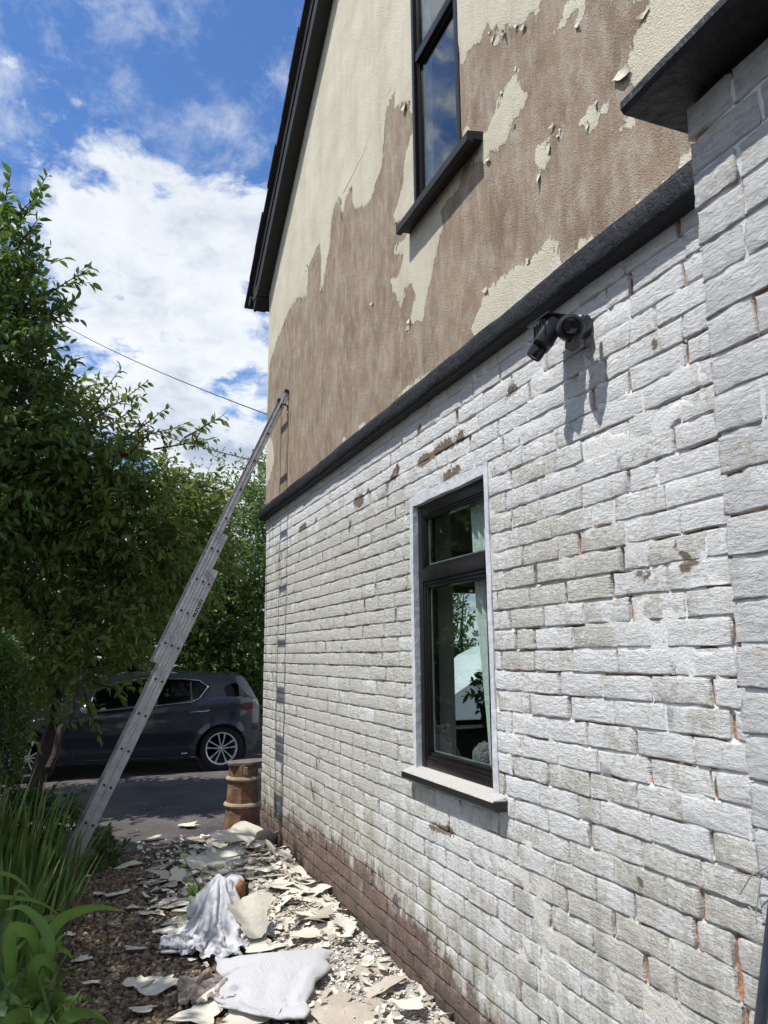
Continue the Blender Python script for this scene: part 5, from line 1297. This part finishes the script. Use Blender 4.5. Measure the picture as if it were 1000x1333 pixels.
def low_shrub(name, lab, c, r, n, leaf, mat, seed, cat='plant'):
    rg = np.random.default_rng(seed); root = thing(name, lab, cat, (c[0], c[1], 0)); O, Dr = crown_pts([(c[0], c[1], c[2], *r)], n, rg, .3)
    O[:, 2] = np.maximum(O[:, 2], .03); A = twig_leaves(O, Dr, rg.uniform(.06, .14, n), 6, leaf, rg, .1, .6); V, Fc, tint = leaf_mesh(*A, rg)
    mk('foliage', V, Fc, mat, root, attrs={'tint': tint}); mb = MB()
    for i in range(14): mb.tube([(c[0], c[1], 0), O[i]], [.006, .003], 5)
    mb.build('stems', M['twig'], root)
low_shrub('border_shrub', 'low leafy shrub between the sword leaves and the ladder', (-1.95, 7.4, .28), (.5, .4, .30), 260, .065, M['box_leaf'], 101)
low_shrub('border_shrub', 'small dark leafy plant at the ladder foot beside the tarmac', (-1.40, 6.95, .10), (.20, .25, .12), 90, .055, M['box_leaf'], 102)
low_shrub('border_shrub', 'low green ground plant under the day lily leaves', (-1.78, 3.75, .10), (.22, .4, .12), 110, .07, M['bright_leaf'], 103)
def saucer():
    p = at_z(98, 1182, .02); mb = MB(); mb.lathe([(0, .012), (.085, .012), (.105, .04), (.115, .04), (.095, 0), (0, 0)], (p[0], p[1], .005), (0, 0, 1), 28)
    o = mb.build('plant_saucer', M['terracotta'], smooth=True); tag(o, 'shallow terracotta plant saucer at the edge of the gravel', 'saucer')
saucer()

# ================================================================== GRAVEL, RUBBLE, FLAKES
def stones(name, n, xr, yr, size, mat, seed, zfn, flat=.7, accept=None):
    rg = np.random.default_rng(seed)
    ph = (1 + 5 ** .5) / 2; ico = np.array([(-1, ph, 0), (1, ph, 0), (-1, -ph, 0), (1, -ph, 0), (0, -1, ph), (0, 1, ph), (0, -1, -ph), (0, 1, -ph), (ph, 0, -1), (ph, 0, 1), (-ph, 0, -1), (-ph, 0, 1)]) / 1.9
    fc = np.array([(0, 11, 5), (0, 5, 1), (0, 1, 7), (0, 7, 10), (0, 10, 11), (1, 5, 9), (5, 11, 4), (11, 10, 2), (10, 7, 6), (7, 1, 8), (3, 9, 4), (3, 4, 2), (3, 2, 6), (3, 6, 8), (3, 8, 9), (4, 9, 5), (2, 4, 11), (6, 2, 10), (8, 6, 7), (9, 8, 1)])
    x = rg.uniform(*xr, n); y = rg.uniform(*yr, n)
    if accept is not None: k = accept(x, y, rg); x, y = x[k], y[k]
    n = len(x); s = size * rg.uniform(.45, 1.25, n)
    sc = np.stack([rg.uniform(.7, 1.3, n), rg.uniform(.7, 1.3, n), rg.uniform(.5, .9, n) * flat / .7], 1) * s[:, None] * .5
    V = ico[None] * (1 + rg.normal(0, .14, (n, 12, 1))) * sc[:, None, :]
    th = rg.uniform(0, 6.28, n); tl = rg.normal(0, .5, n); c, s_ = np.cos(th)[:, None], np.sin(th)[:, None]; ct, st = np.cos(tl)[:, None], np.sin(tl)[:, None]
    X, Y, Z = V[..., 0], V[..., 1] * ct - V[..., 2] * st, V[..., 1] * st + V[..., 2] * ct
    V = np.stack([X * c - Y * s_ + x[:, None], X * s_ + Y * c + y[:, None], Z + (zfn(x, y) + s * .22)[:, None]], -1)
    o = mk(name, V.reshape(-1, 3), (fc[None] + (np.arange(n) * 12)[:, None, None]).reshape(-1, 3), mat, attrs={'tint': np.repeat(rg.random(n), 12)}); tag(o, kind='stuff'); return o
tag(stones('gravel', 17500, (-1.86, -.35), (2.9, 7.26), .030, M['stone'], 201, lambda x, y: -.012 + 0 * x, accept=lambda x, y, r: x < -.45 + r.normal(0, .12, len(x))), 'brown gravel covering the shaded side of the path', 'gravel')
tag(stones('rubble', 14000, (-1.0, -.01), (2.6, 7.6), .017, M['chip'], 202, lambda x, y: rub_h(x, y), .35, lambda x, y, r: r.random(len(x)) < np.clip((x + .95) / .55, 0, 1)), 'pale crumbs of plaster scattered along the foot of the wall', 'rubble')
tag(stones('dust_crumbs', 1300, (-1.5, .3), (7.2, 9.6), .010, M['chip'], 203, lambda x, y: 0 * x, .5, lambda x, y, r: r.random(len(x)) < np.exp(-(y - 7.2) / .8) * np.clip((x + 1.5) / 1.2, 0, 1)), 'white crumbs of plaster scattered over the near edge of the tarmac', 'crumbs')

def flake_geo(rg, n=20, curl=.25, elong=1.5, thick=.012, jag=.15):
    th = np.linspace(0, 2 * math.pi, n, endpoint=False) + rg.uniform(-.10, .10, n)
    r = .5 * (1 + .20 * np.sin(th * 2 + rg.uniform(0, 6)) + .15 * np.sin(th * 3 + rg.uniform(0, 6)) + .09 * np.sin(th * 5 + rg.uniform(0, 6)))
    arc = np.sin(th + rg.uniform(0, 6)) > -.2; r = r * (1 + np.where(arc, 1.0, .25) * rg.normal(0, jag, n))
    tear = (rg.random(n) < .13) & arc; r = np.where(tear, r * rg.uniform(.6, .8, n), r)
    X = r * np.cos(th) * elong; Y = r * np.sin(th) / elong ** .5
    a = rg.uniform(0, 6.28); b = rg.uniform(0, 6.28); k2 = rg.uniform(-.3, .3)
    q = lambda x, y: curl * (x * math.cos(a) + y * math.sin(a)) ** 2 + k2 * x * y + .022 * np.sin(7 * (x * math.cos(b) + y * math.sin(b)) + a)
    fr = (.4, .75, 1.0); P = [(0.0, 0.0)] + [(X[i] * f, Y[i] * f) for f in fr for i in range(n)]
    P = np.array(P); z = q(P[:, 0], P[:, 1]); top = np.column_stack([P, z + thick]); bot = np.column_stack([P, z]); m_ = len(P)
    V = np.concatenate([top, bot, top[-n:], bot[-n:]]); Fc = []; mi = []
    for lay, off in ((0, 0), (1, m_)):
        for i in range(n):
            j = (i + 1) % n; L = [(off, off + 1 + i, off + 1 + j)] + [(off + 1 + k * n + i, off + 1 + (k + 1) * n + i, off + 1 + (k + 1) * n + j, off + 1 + k * n + j) for k in range(2)]
            Fc += L if lay == 0 else [f[::-1] for f in L]; mi += [lay] * 3
    e = 2 * m_
    for i in range(n):
        j = (i + 1) % n; Fc.append((e + i, e + n + i, e + n + j, e + j)); mi.append(1)
    return V, Fc, mi
def flake_mesh(rg, *a, **k):
    V, Fc, mi = flake_geo(rg, *a, **k)
    me = bpy.data.meshes.new('paint_flake'); me.from_pydata(V.tolist(), [], Fc); me.update()
    me.materials.append(M['flake']); me.materials.append(M['flake_back']); me.polygons.foreach_set('material_index', np.array(mi, np.int32))
    me.polygons.foreach_set('use_smooth', np.ones(len(me.polygons), bool)); return me
def flakes():
    rg = np.random.default_rng(301)
    meshes = []
    for _ in range(40):
        cu, el = rg.uniform(-.1, .4), rg.uniform(1.0, 2.0); me = flake_mesh(rg, int(rg.integers(18, 30)), cu, el, .016)
        meshes.append((me, ('curled ' if cu > .22 else '') + ('narrow ' if el > 1.68 else ('rounded ' if el < 1.25 else 'ragged '))))
    def put(x, y, z, s, rz, tilt, label, group, mesh=None, flip=False):
        o = bpy.data.objects.new('paint_flake', mesh); COL.objects.link(o)
        o.location = (x, y, z); o.rotation_euler = (tilt[0] + (math.pi if flip else 0), tilt[1], rz); o.scale = (s, s, s * rg.uniform(.6, 1.1)); tag(o, label, 'paint flake', group); return o
    hgt = lambda x, y: float(max(rub_h(np.array([x]), np.array([y]))[0], .0))
    def where(x, y):
        if y > 6.95: return 'near the terracotta pot'
        if y > 6.2: return 'against the far bricks below the pot' if x > -.35 else ('in the back of the pile below the pot' if x > -.7 else 'at the gravel edge towards the driveway')
        if y > 5.35: return 'against the bricks behind the dust sheet' if x > -.3 else ('in the pile behind the dust sheet' if x > -.62 else 'beside the sapling at the gravel edge')
        if y > 4.7: return 'between the dust sheet and the brick wall' if x > -.5 else 'left of the dust sheet'
        return 'between the white sack and the brick wall' if x > -.4 else 'round the hem of the dust sheet'
    for i in range(225):
        if i < 165: y = rg.normal(6.05, .72); x = rg.normal(-.50, .29)
        else: y = rg.uniform(3.5, 7.4); x = -abs(rg.normal(.0, .40)) - .06
        x = min(x, -.07); y = float(np.clip(y, 3.4, 7.35))
        if x < -1.1: x = rg.uniform(-.95, -.1)
        if y < 4.75 and x < -.30: continue
        s = rg.uniform(.045, .11) if rg.random() < .7 else rg.uniform(.11, .21)
        if x > -.2: s = min(s, .13)
        fl = rg.random() < .36; size = 'small' if s < .085 else ('medium' if s < .15 else 'broad')
        me, shape = meshes[int(rg.integers(len(meshes)))]; put(x, y, hgt(x, y) + rg.uniform(.0, .045) + .012, s, rg.uniform(0, 6.28), (rg.normal(0, .20), rg.normal(0, .20)), size + ' ' + shape + ('brown backed' if fl else 'cream') + ' flake ' + where(x, y), 'paint flakes littering the foot of the wall', me, fl)
    L = [(152, 1165, .13, 'angular cream flake on the gravel right of the terracotta saucer'), (172, 1183, .10, 'pale flake on the gravel at the tip of the longest lily leaf'), (176, 1236, .085, 'solitary cream flake in the middle of the open gravel'), (182, 1281, .14, 'narrow pale flake on the gravel left of the beige rag'), (187, 1316, .12, 'bright ragged flake on the gravel at the bottom edge'), (200, 1150, .16, 'long flake at the top of the gravel by the edging stone'), (212, 1160, .12, 'forked flake on the gravel just below the edging stone'), (225, 1178, .22, 'wide flake on the gravel left of the sapling'), (226, 1212, .17, 'torn flake on the gravel below the sapling'), (240, 1200, .26, 'longest cream flake pointing from the sapling to the gravel'), (232, 1236, .22, 'broad flake half under the tail of the dust sheet'), (204, 1284, .20, 'slim flake poking out left of the beige rag'), (118, 1281, .07, 'little flake on gravel under the lower lily leaves'), (105, 1250, .08, 'oval flake on gravel touching the lily stems'), (90, 1218, .07, 'small grey flake in shade below the terracotta saucer'), (110, 1143, .07, 'small flake on the gravel by the ladder foot'), (165, 1128, .15, 'flat flake on the edging stone'), (205, 1130, .15, 'brown backed flake lying across the edging stone'), (246, 1075, .20, 'lone cream flake on the tarmac left of the terracotta pot'), (199, 1092, .12, 'small cream flake on the tarmac before the edging stone'), (130, 1165, .09, 'small pale flake beside the saucer rim'), (190, 1190, .11, 'slender flake on gravel between lily tip and sapling')]
    for i, (px, py, s, lab) in enumerate(L):
        p = at_z(px, py, 0.01); put(p[0], p[1], .018, s * .9, rg.uniform(-.6, .6), (rg.normal(0, .08), rg.normal(0, .08)), lab, None, flake_mesh(rg, 17, rg.uniform(-.05, .15), rg.uniform(1.0, 1.6), .03, .17), flip=i == 17)
    big = [(312, 1093, .12, .34, 0.2, (.45, .15), 'large cream paint flake propped against the terracotta pot', 0), (285, 1118, .05, .52, .5, (.10, -.08), 'widest pale flake heaped behind the grey dust sheet', 0), (360, 1122, .05, .24, 1.2, (.8, .2), 'curled cream flake with a toothed upper edge against the wall', 0), (346, 1104, .05, .28, 2.2, (.3, .9), 'pale flake leaning against the foot of the wall near the pot', 0),
           (410, 1222, .04, .22, .15, (.05, .05), 'flat pale cream flake just above the white sack', 0), (430, 1200, .05, .20, .6, (.15, .2), 'cream flake lying by the brown bricks above the white sack', 0), (420, 1312, .02, .42, .3, (.05, -.05), 'big brown backed plaster sheet at the bottom edge', 1), (488, 1272, .03, .24, 1.0, (.1, -.1), 'rounded brown flake at the foot of the wall near the bottom edge', 1), (345, 1232, .03, .22, .3, (.02, .06), 'cream flake between the dust sheet and the white sack', 0), (470, 1322, .03, .30, .1, (.1, .1), 'broken brown plaster slab in the bottom right of the litter', 1), (258, 1322, .02, .24, .9, (.03, .03), 'cream flake below the beige rag on the gravel', 0), (318, 1328, .02, .24, .4, (.03, .06), 'pale flake poking out under the white sack', 0), (375, 1165, .05, .30, .8, (.1, .1), 'long grey cream flake near the middle of the pile', 0), (240, 1143, .03, .26, .2, (.06, .1), 'broad pale flake at the left end of the pile', 0)]
    for px, py, z, s, rz, tl, lab, fl in big:
        p = at_z(px, py, z); put(p[0], p[1], z + hgt(p[0], p[1]) * .6, s, rz, tl, lab, None, flake_mesh(rg, 26, rg.uniform(.1, .4), rg.uniform(1.0, 1.4), .012, .07), bool(fl))
    # the countless small bits between them
    VV = []; FF = []; MI = []; n = 0
    protos = [flake_geo(rg, 9, rg.uniform(-.3, .7), rg.uniform(1, 2), .03, .14) for _ in range(14)]
    for i in range(3200):
        if rg.random() < .7: y = rg.normal(5.9, .85); x = rg.normal(-.48, .30)
        else: y = rg.uniform(3.3, 7.5); x = -abs(rg.normal(0, .38)) - .02
        if x > -.02 or x < -1.15 or y > 7.6: continue
        V, Fc, mi = protos[int(rg.integers(14))]; s = rg.uniform(.010, .055); a, b, c = rg.uniform(0, 6.28), rg.normal(0, .3), rg.normal(0, .3) + (math.pi if rg.random() < .4 else 0)
        Rm = np.array(Matrix.Rotation(a, 3, 'Z') @ Matrix.Rotation(b, 3, 'Y') @ Matrix.Rotation(c, 3, 'X')); VV.append((V * s) @ Rm.T + [x, y, hgt(x, y) + rg.uniform(0, .03) + .004]); FF += [[q + n for q in f] for f in Fc]; MI += mi; n += len(V)
    o = mk('flake_litter', np.concatenate(VV), FF, None, matidx=MI, mats=[M['flake'], M['flake_back']], smooth=True); tag(o, 'fine litter of small cream and brown paint chips over the rubble', 'paint chips', kind='stuff')
flakes()

def flaps():
    rg = np.random.default_rng(71); polys = [px_poly(peel_main)] + [px_poly(p) for p in peel_isl]; n = 0
    spots = [(531, 140, .085), (817, 98, .10), (706, 233, .05), (640, 208, .05), (519, 290, .05), (446, 262, .05), (421, 376, .06), (537, 418, .05), (488, 395, .04), (757, 330, .05), (692, 340, .045), (637, 378, .05), (770, 165, .04), (660, 44, .05), (686, 36, .05), (843, 22, .06), (372, 420, .05), (404, 350, .05)]
    for P in polys:
        for q in range(0, len(P), 3):
            y, z = P[q]
            if 1.7 < y < 7.2 and 3.15 < z < 6.4 and rg.random() < .22: spots.append((y, z, -rg.uniform(.012, .028)))
    for a, b, s_ in spots:
        y, z = (a, b) if s_ < 0 else at_x(a, b)[1:]
        if UW[0] - .05 < y < UW[1] + .05 and z > UW[2] - .1: continue
        V, Fc, mi = flake_geo(rg, 12, rg.uniform(.3, .9), rg.uniform(1.1, 1.9), .02, .13); s_ = s_ * .62 if s_ > 0 else s_; V = V * abs(s_)
        tilt = rg.uniform(.05, .26); Rm = np.array(Matrix.Rotation(rg.uniform(0, 6.28), 3, 'Z')); V = V @ Rm.T
        W_ = np.column_stack([-V[:, 2] - (abs(s_) * .5 - V[:, 1]) * math.sin(tilt), V[:, 0], V[:, 1] * math.cos(tilt)])
        mk('loose_paint', W_ + [-.0165, y, z], Fc, None, rw, smooth=False, matidx=mi, mats=[M['wall_flake'], M['flake_back']])
flaps()

# ---- sack, dust sheet, rag
def drape():
    o = mk('dust_sheet', SHEET[0], SHEET[1], M['cloth'], smooth=True); tag(o, 'crumpled pale grey dust sheet draped to a peak over the rubble', 'dust sheet')
    o = mk('white_sack', SACK[0], SACK[1], M['sack'], smooth=True); tag(o, 'plump white plastic sack lying on the rubble at the bottom', 'sack')
    o = mk('beige_rag', RAG[0], RAG[1], M['beige_cloth'], smooth=True); tag(o, 'crumpled beige rag tucked between dust sheet and white sack', 'rag')
    pk = PEAK
    b = thing('grey_orange_bundle', 'small grey and orange bundle poking up behind the dust sheet', 'bundle', (pk[0] + .07, pk[1] + .12, .0))
    c = np.array([pk[0] + .075, pk[1] + .08, .215])
    def lump(c, r, sq, seed):
        V = []; n, m_ = 14, 20
        for i in range(n + 1):
            ph = math.pi * i / n
            for j in range(m_):
                th = 2 * math.pi * j / m_; d = np.array([math.sin(ph) * math.cos(th), math.sin(ph) * math.sin(th), math.cos(ph)]); k = 1 + .35 * (fbm(np.array([th * 2 + seed]), np.array([ph * 3]), seed, 3)[0] - .5); V.append(c + d * r * k * np.array(sq))
        return MB().add(V, [(i * m_ + j, i * m_ + (j + 1) % m_, (i + 1) * m_ + (j + 1) % m_, (i + 1) * m_ + j) for i in range(n) for j in range(m_)])
    lump(c, .075, (1.0, .9, 1.15), 3).build('body', M['cloth'], b, smooth=True); lump(c + [.03, -.045, .01], .042, (.9, .8, 1.3), 5).build('panel', M['orange_fabric'], b, smooth=True)
    lump(c + [-.055, -.02, -.03], .045, (.7, .8, 1.5), 6).build('panel', M['orange_fabric'], b, smooth=True); lump(c + [.07, -.03, -.01], .036, (.5, .8, 1.5), 8).build('strap', M['rubber'], b, smooth=True)
    mb = MB(); mb.lathe([(.10, -c[2]), (.085, -.06), (.05, .0)], c, (0, 0, 1), 14); mb.build('base', M['rubber'], b, smooth=True)
    me = flake_mesh(np.random.default_rng(23), 30, .25, 1.25, .012, .10); f = bpy.data.objects.new('paint_flake', me); COL.objects.link(f); p = at_y(324, 1193, 4.83); f.location = p + np.array([.0, -.03, .02]); f.scale = (.26,) * 3; f.rotation_euler = (R(44), R(14), R(20)); tag(f, 'cream flake with a ragged lower edge resting on the dust sheet', 'paint flake')
drape()
def sapling():
    b = at_z(268, 1205, 0); rg = np.random.default_rng(17); root = thing('sapling', 'leggy green sapling with broad leaves beside the dust sheet', 'plant', (b[0], b[1], 0)); mb = MB()
    tips = [(262, 1140), (240, 1118), (250, 1160), (283, 1150), (262, 1180), (247, 1188)]; PA = []
    for a, c in tips:
        e = at_y(a, c, b[1] + rg.uniform(-.1, .15)); m_ = (b + e) / 2 + np.array([rg.normal(0, .03), 0, .03]); mb.tube([b, m_, e], [.006, .004, .002], 5)
        for s in (.45, .62, .78, .9, 1.0):
            p = b * (1 - s) ** 2 + 2 * m_ * s * (1 - s) + e * s * s; d = rg.normal(size=3) * .7 + unit(e - b); d[2] *= .4; PA.append((p, d))
    P = np.array([p for p, _ in PA]); A = np.array([d for _, d in PA]); n = len(P); nr = rg.normal(0, .35, (n, 3)); nr[:, 2] += 1
    mb.build('stems', M['twig'], root)
    for i in range(n):
        V, Fc, tint = leaf_mesh(P[i:i + 1], A[i:i + 1], nr[i:i + 1], np.array([rg.uniform(.07, .11)]), np.array([.62]), rg); mk('leaf', V, Fc, M['bright_leaf'] if i % 2 else M['laurel'], root, attrs={'tint': tint * .8})
sapling()
def chimney_pot():
    c = np.array([-.085, 7.82, 0]); root = thing('chimney_pot', 'weathered terracotta chimney pot with two cream rings by the house corner', 'chimney pot', tuple(c))
    mb = MB(); mb.lathe([(.185, .0), (.178, .02), (.168, .16), (.160, .30), (.152, .42), (.146, .52), (.142, .60), (.138, .605), (.118, .60), (.13, .3), (.15, .0)], c, (0, 0, 1), 10); o = mb.build('pot_body', M['terracotta'], root)
    for z, r in ((.235, .170), (.475, .156)):
        mb = MB(); mb.lathe([(r - .012, -.022), (r + .008, -.018), (r + .017, 0), (r + .008, .018), (r - .012, .022)], c + [0, 0, z], (0, 0, 1), 20); mb.build('ring', M['pot_ring'], root, smooth=True)
    mb = MB(); a = at_y(320, 1000, 7.64); mb.box(a[0] - .012, a[0] + .022, 7.655, 7.675, .525, .59); mb.build('broken_chip', M['pot_ring'], root)
    mb = MB(); mb.prism([(-.16, -.10), (.05, -.15), (.19, -.08), (.20, .12), (.02, .15), (-.15, .10)], .607, .628, lambda u, v, w: (c[0] + u, c[1] + v, w + .02 * u)); s = mb.build('slate_slab', M['slate']); tag(s, 'thin slate slab lying across the top of the terracotta pot', 'slate')
chimney_pot()

# ---- inside the room, seen through the lower window
def interior():
    V = []; n = 60
    for i in range(n + 1):
        s = i / n; y = 3.00 + .355 * s; x = .118 + .012 * math.sin(s * 34) + .004 * math.sin(s * 71)
        for z, k in ((1.045, .58), (1.35, .68), (1.85, .90), (2.46, 1.0)): V.append((x, 3.0 + (y - 3.0) * k, z))
    Fc = [(i * 4 + j, (i + 1) * 4 + j, (i + 1) * 4 + j + 1, i * 4 + j + 1) for i in range(n) for j in range(3)]
    o = mk('curtain', V, Fc, M['curtain'], smooth=True); tag(o, 'pale green white curtain inside the lower window by its right jamb', 'curtain')
    mb = MB(); mb.box(.101, .40, 2.94, 3.80, 1.000, 1.040, .006); mb.build('inner_sill', M['white_band'], house)
    e = at_x(594, 984, .27); e[2] = 1.041
    ch = thing('wooden_easel', 'small pale wooden display easel on the inner sill of the lower window', 'easel', tuple(e))
    def bar(a, b, w, d): 
        a = np.array(a); b = np.array(b); mb = MB(); mb.tube([e + a, e + (a + b) / 2 + np.array([.006, 0, 0]), e + b], [w, w * .9, w * .8], 8); return mb
    mb = MB(); mb.prism([(-.055, 0), (.055, 0), (.045, .19), (-.045, .19)], 0, .014, lambda u, v, w: (e[0] + .02 - .35 * v + w, e[1] + u + .30 * v, e[2] + .012 + v)); mb.build('back_board', M['wood'], ch)
    bar((-.055, -.03, 0), (-.06, .05, .15), .008, 0).build('leg', M['wood'], ch, smooth=True); bar((.05, .01, 0), (-.03, .05, .16), .008, 0).build('leg', M['wood'], ch, smooth=True)
    c = at_x(631, 992, .24); c[2] = 1.041; V = []; n = 14
    for i in range(n + 1):
        ph = math.pi * i / n
        for j in range(24):
            th = 2 * math.pi * j / 24; k = 1 + .10 * (vnoise(np.array([th * 5.0]), np.array([ph * 7]), 2)[0] - .5); V.append(c + np.array([.062 * math.sin(ph) * math.cos(th), .062 * math.sin(ph) * math.sin(th), .088 * (1 - math.cos(ph))]) * k)
    o = MB().add(V, [(i * 24 + j, i * 24 + (j + 1) % 24, (i + 1) * 24 + (j + 1) % 24, (i + 1) * 24 + j) for i in range(n) for j in range(24)]).build('stone_ornament', M['cushion'], smooth=True); tag(o, 'rounded grey mottled ornament on the inner sill beside the curtain', 'ornament')
    p = thing('house_plant', 'dark bushy house plant on the inside of the front window', 'plant', (2.30, 7.15, .93))
    MB().lathe([(0, 0), (.08, 0), (.11, .18), (.10, .18), (.09, .15), (0, .15)], (2.30, 7.15, .93), (0, 0, 1), 18).build('pot', M['rubber'], p, smooth=True)
    rg = np.random.default_rng(6); O, Dr = crown_pts([(2.30, 7.1, 1.28, .22, .14, .20)], 60, rg, .1); A = twig_leaves(O, Dr, np.full(60, .1), 4, .09, rg, .1, .5); V, Fc, tint = leaf_mesh(*A, rg); mk('foliage', V, Fc, M['dark_leaf'], p, attrs={'tint': tint})
    tb = MB().box(1.6, 2.9, 6.95, 7.34, .88, .925, .008).box(1.62, 1.68, 7.0, 7.3, .02, .88).box(2.82, 2.88, 7.0, 7.3, .02, .88).build('window_table', M['room_floor']); tag(tb, 'narrow dark table under the front window inside the room', 'table')
interior()
print('objects', len(bpy.data.objects), 'tris', sum(sum(len(p.vertices) - 2 for p in o.data.polygons) for o in bpy.data.objects if o.type == 'MESH' and len(o.data.polygons) < 200000))
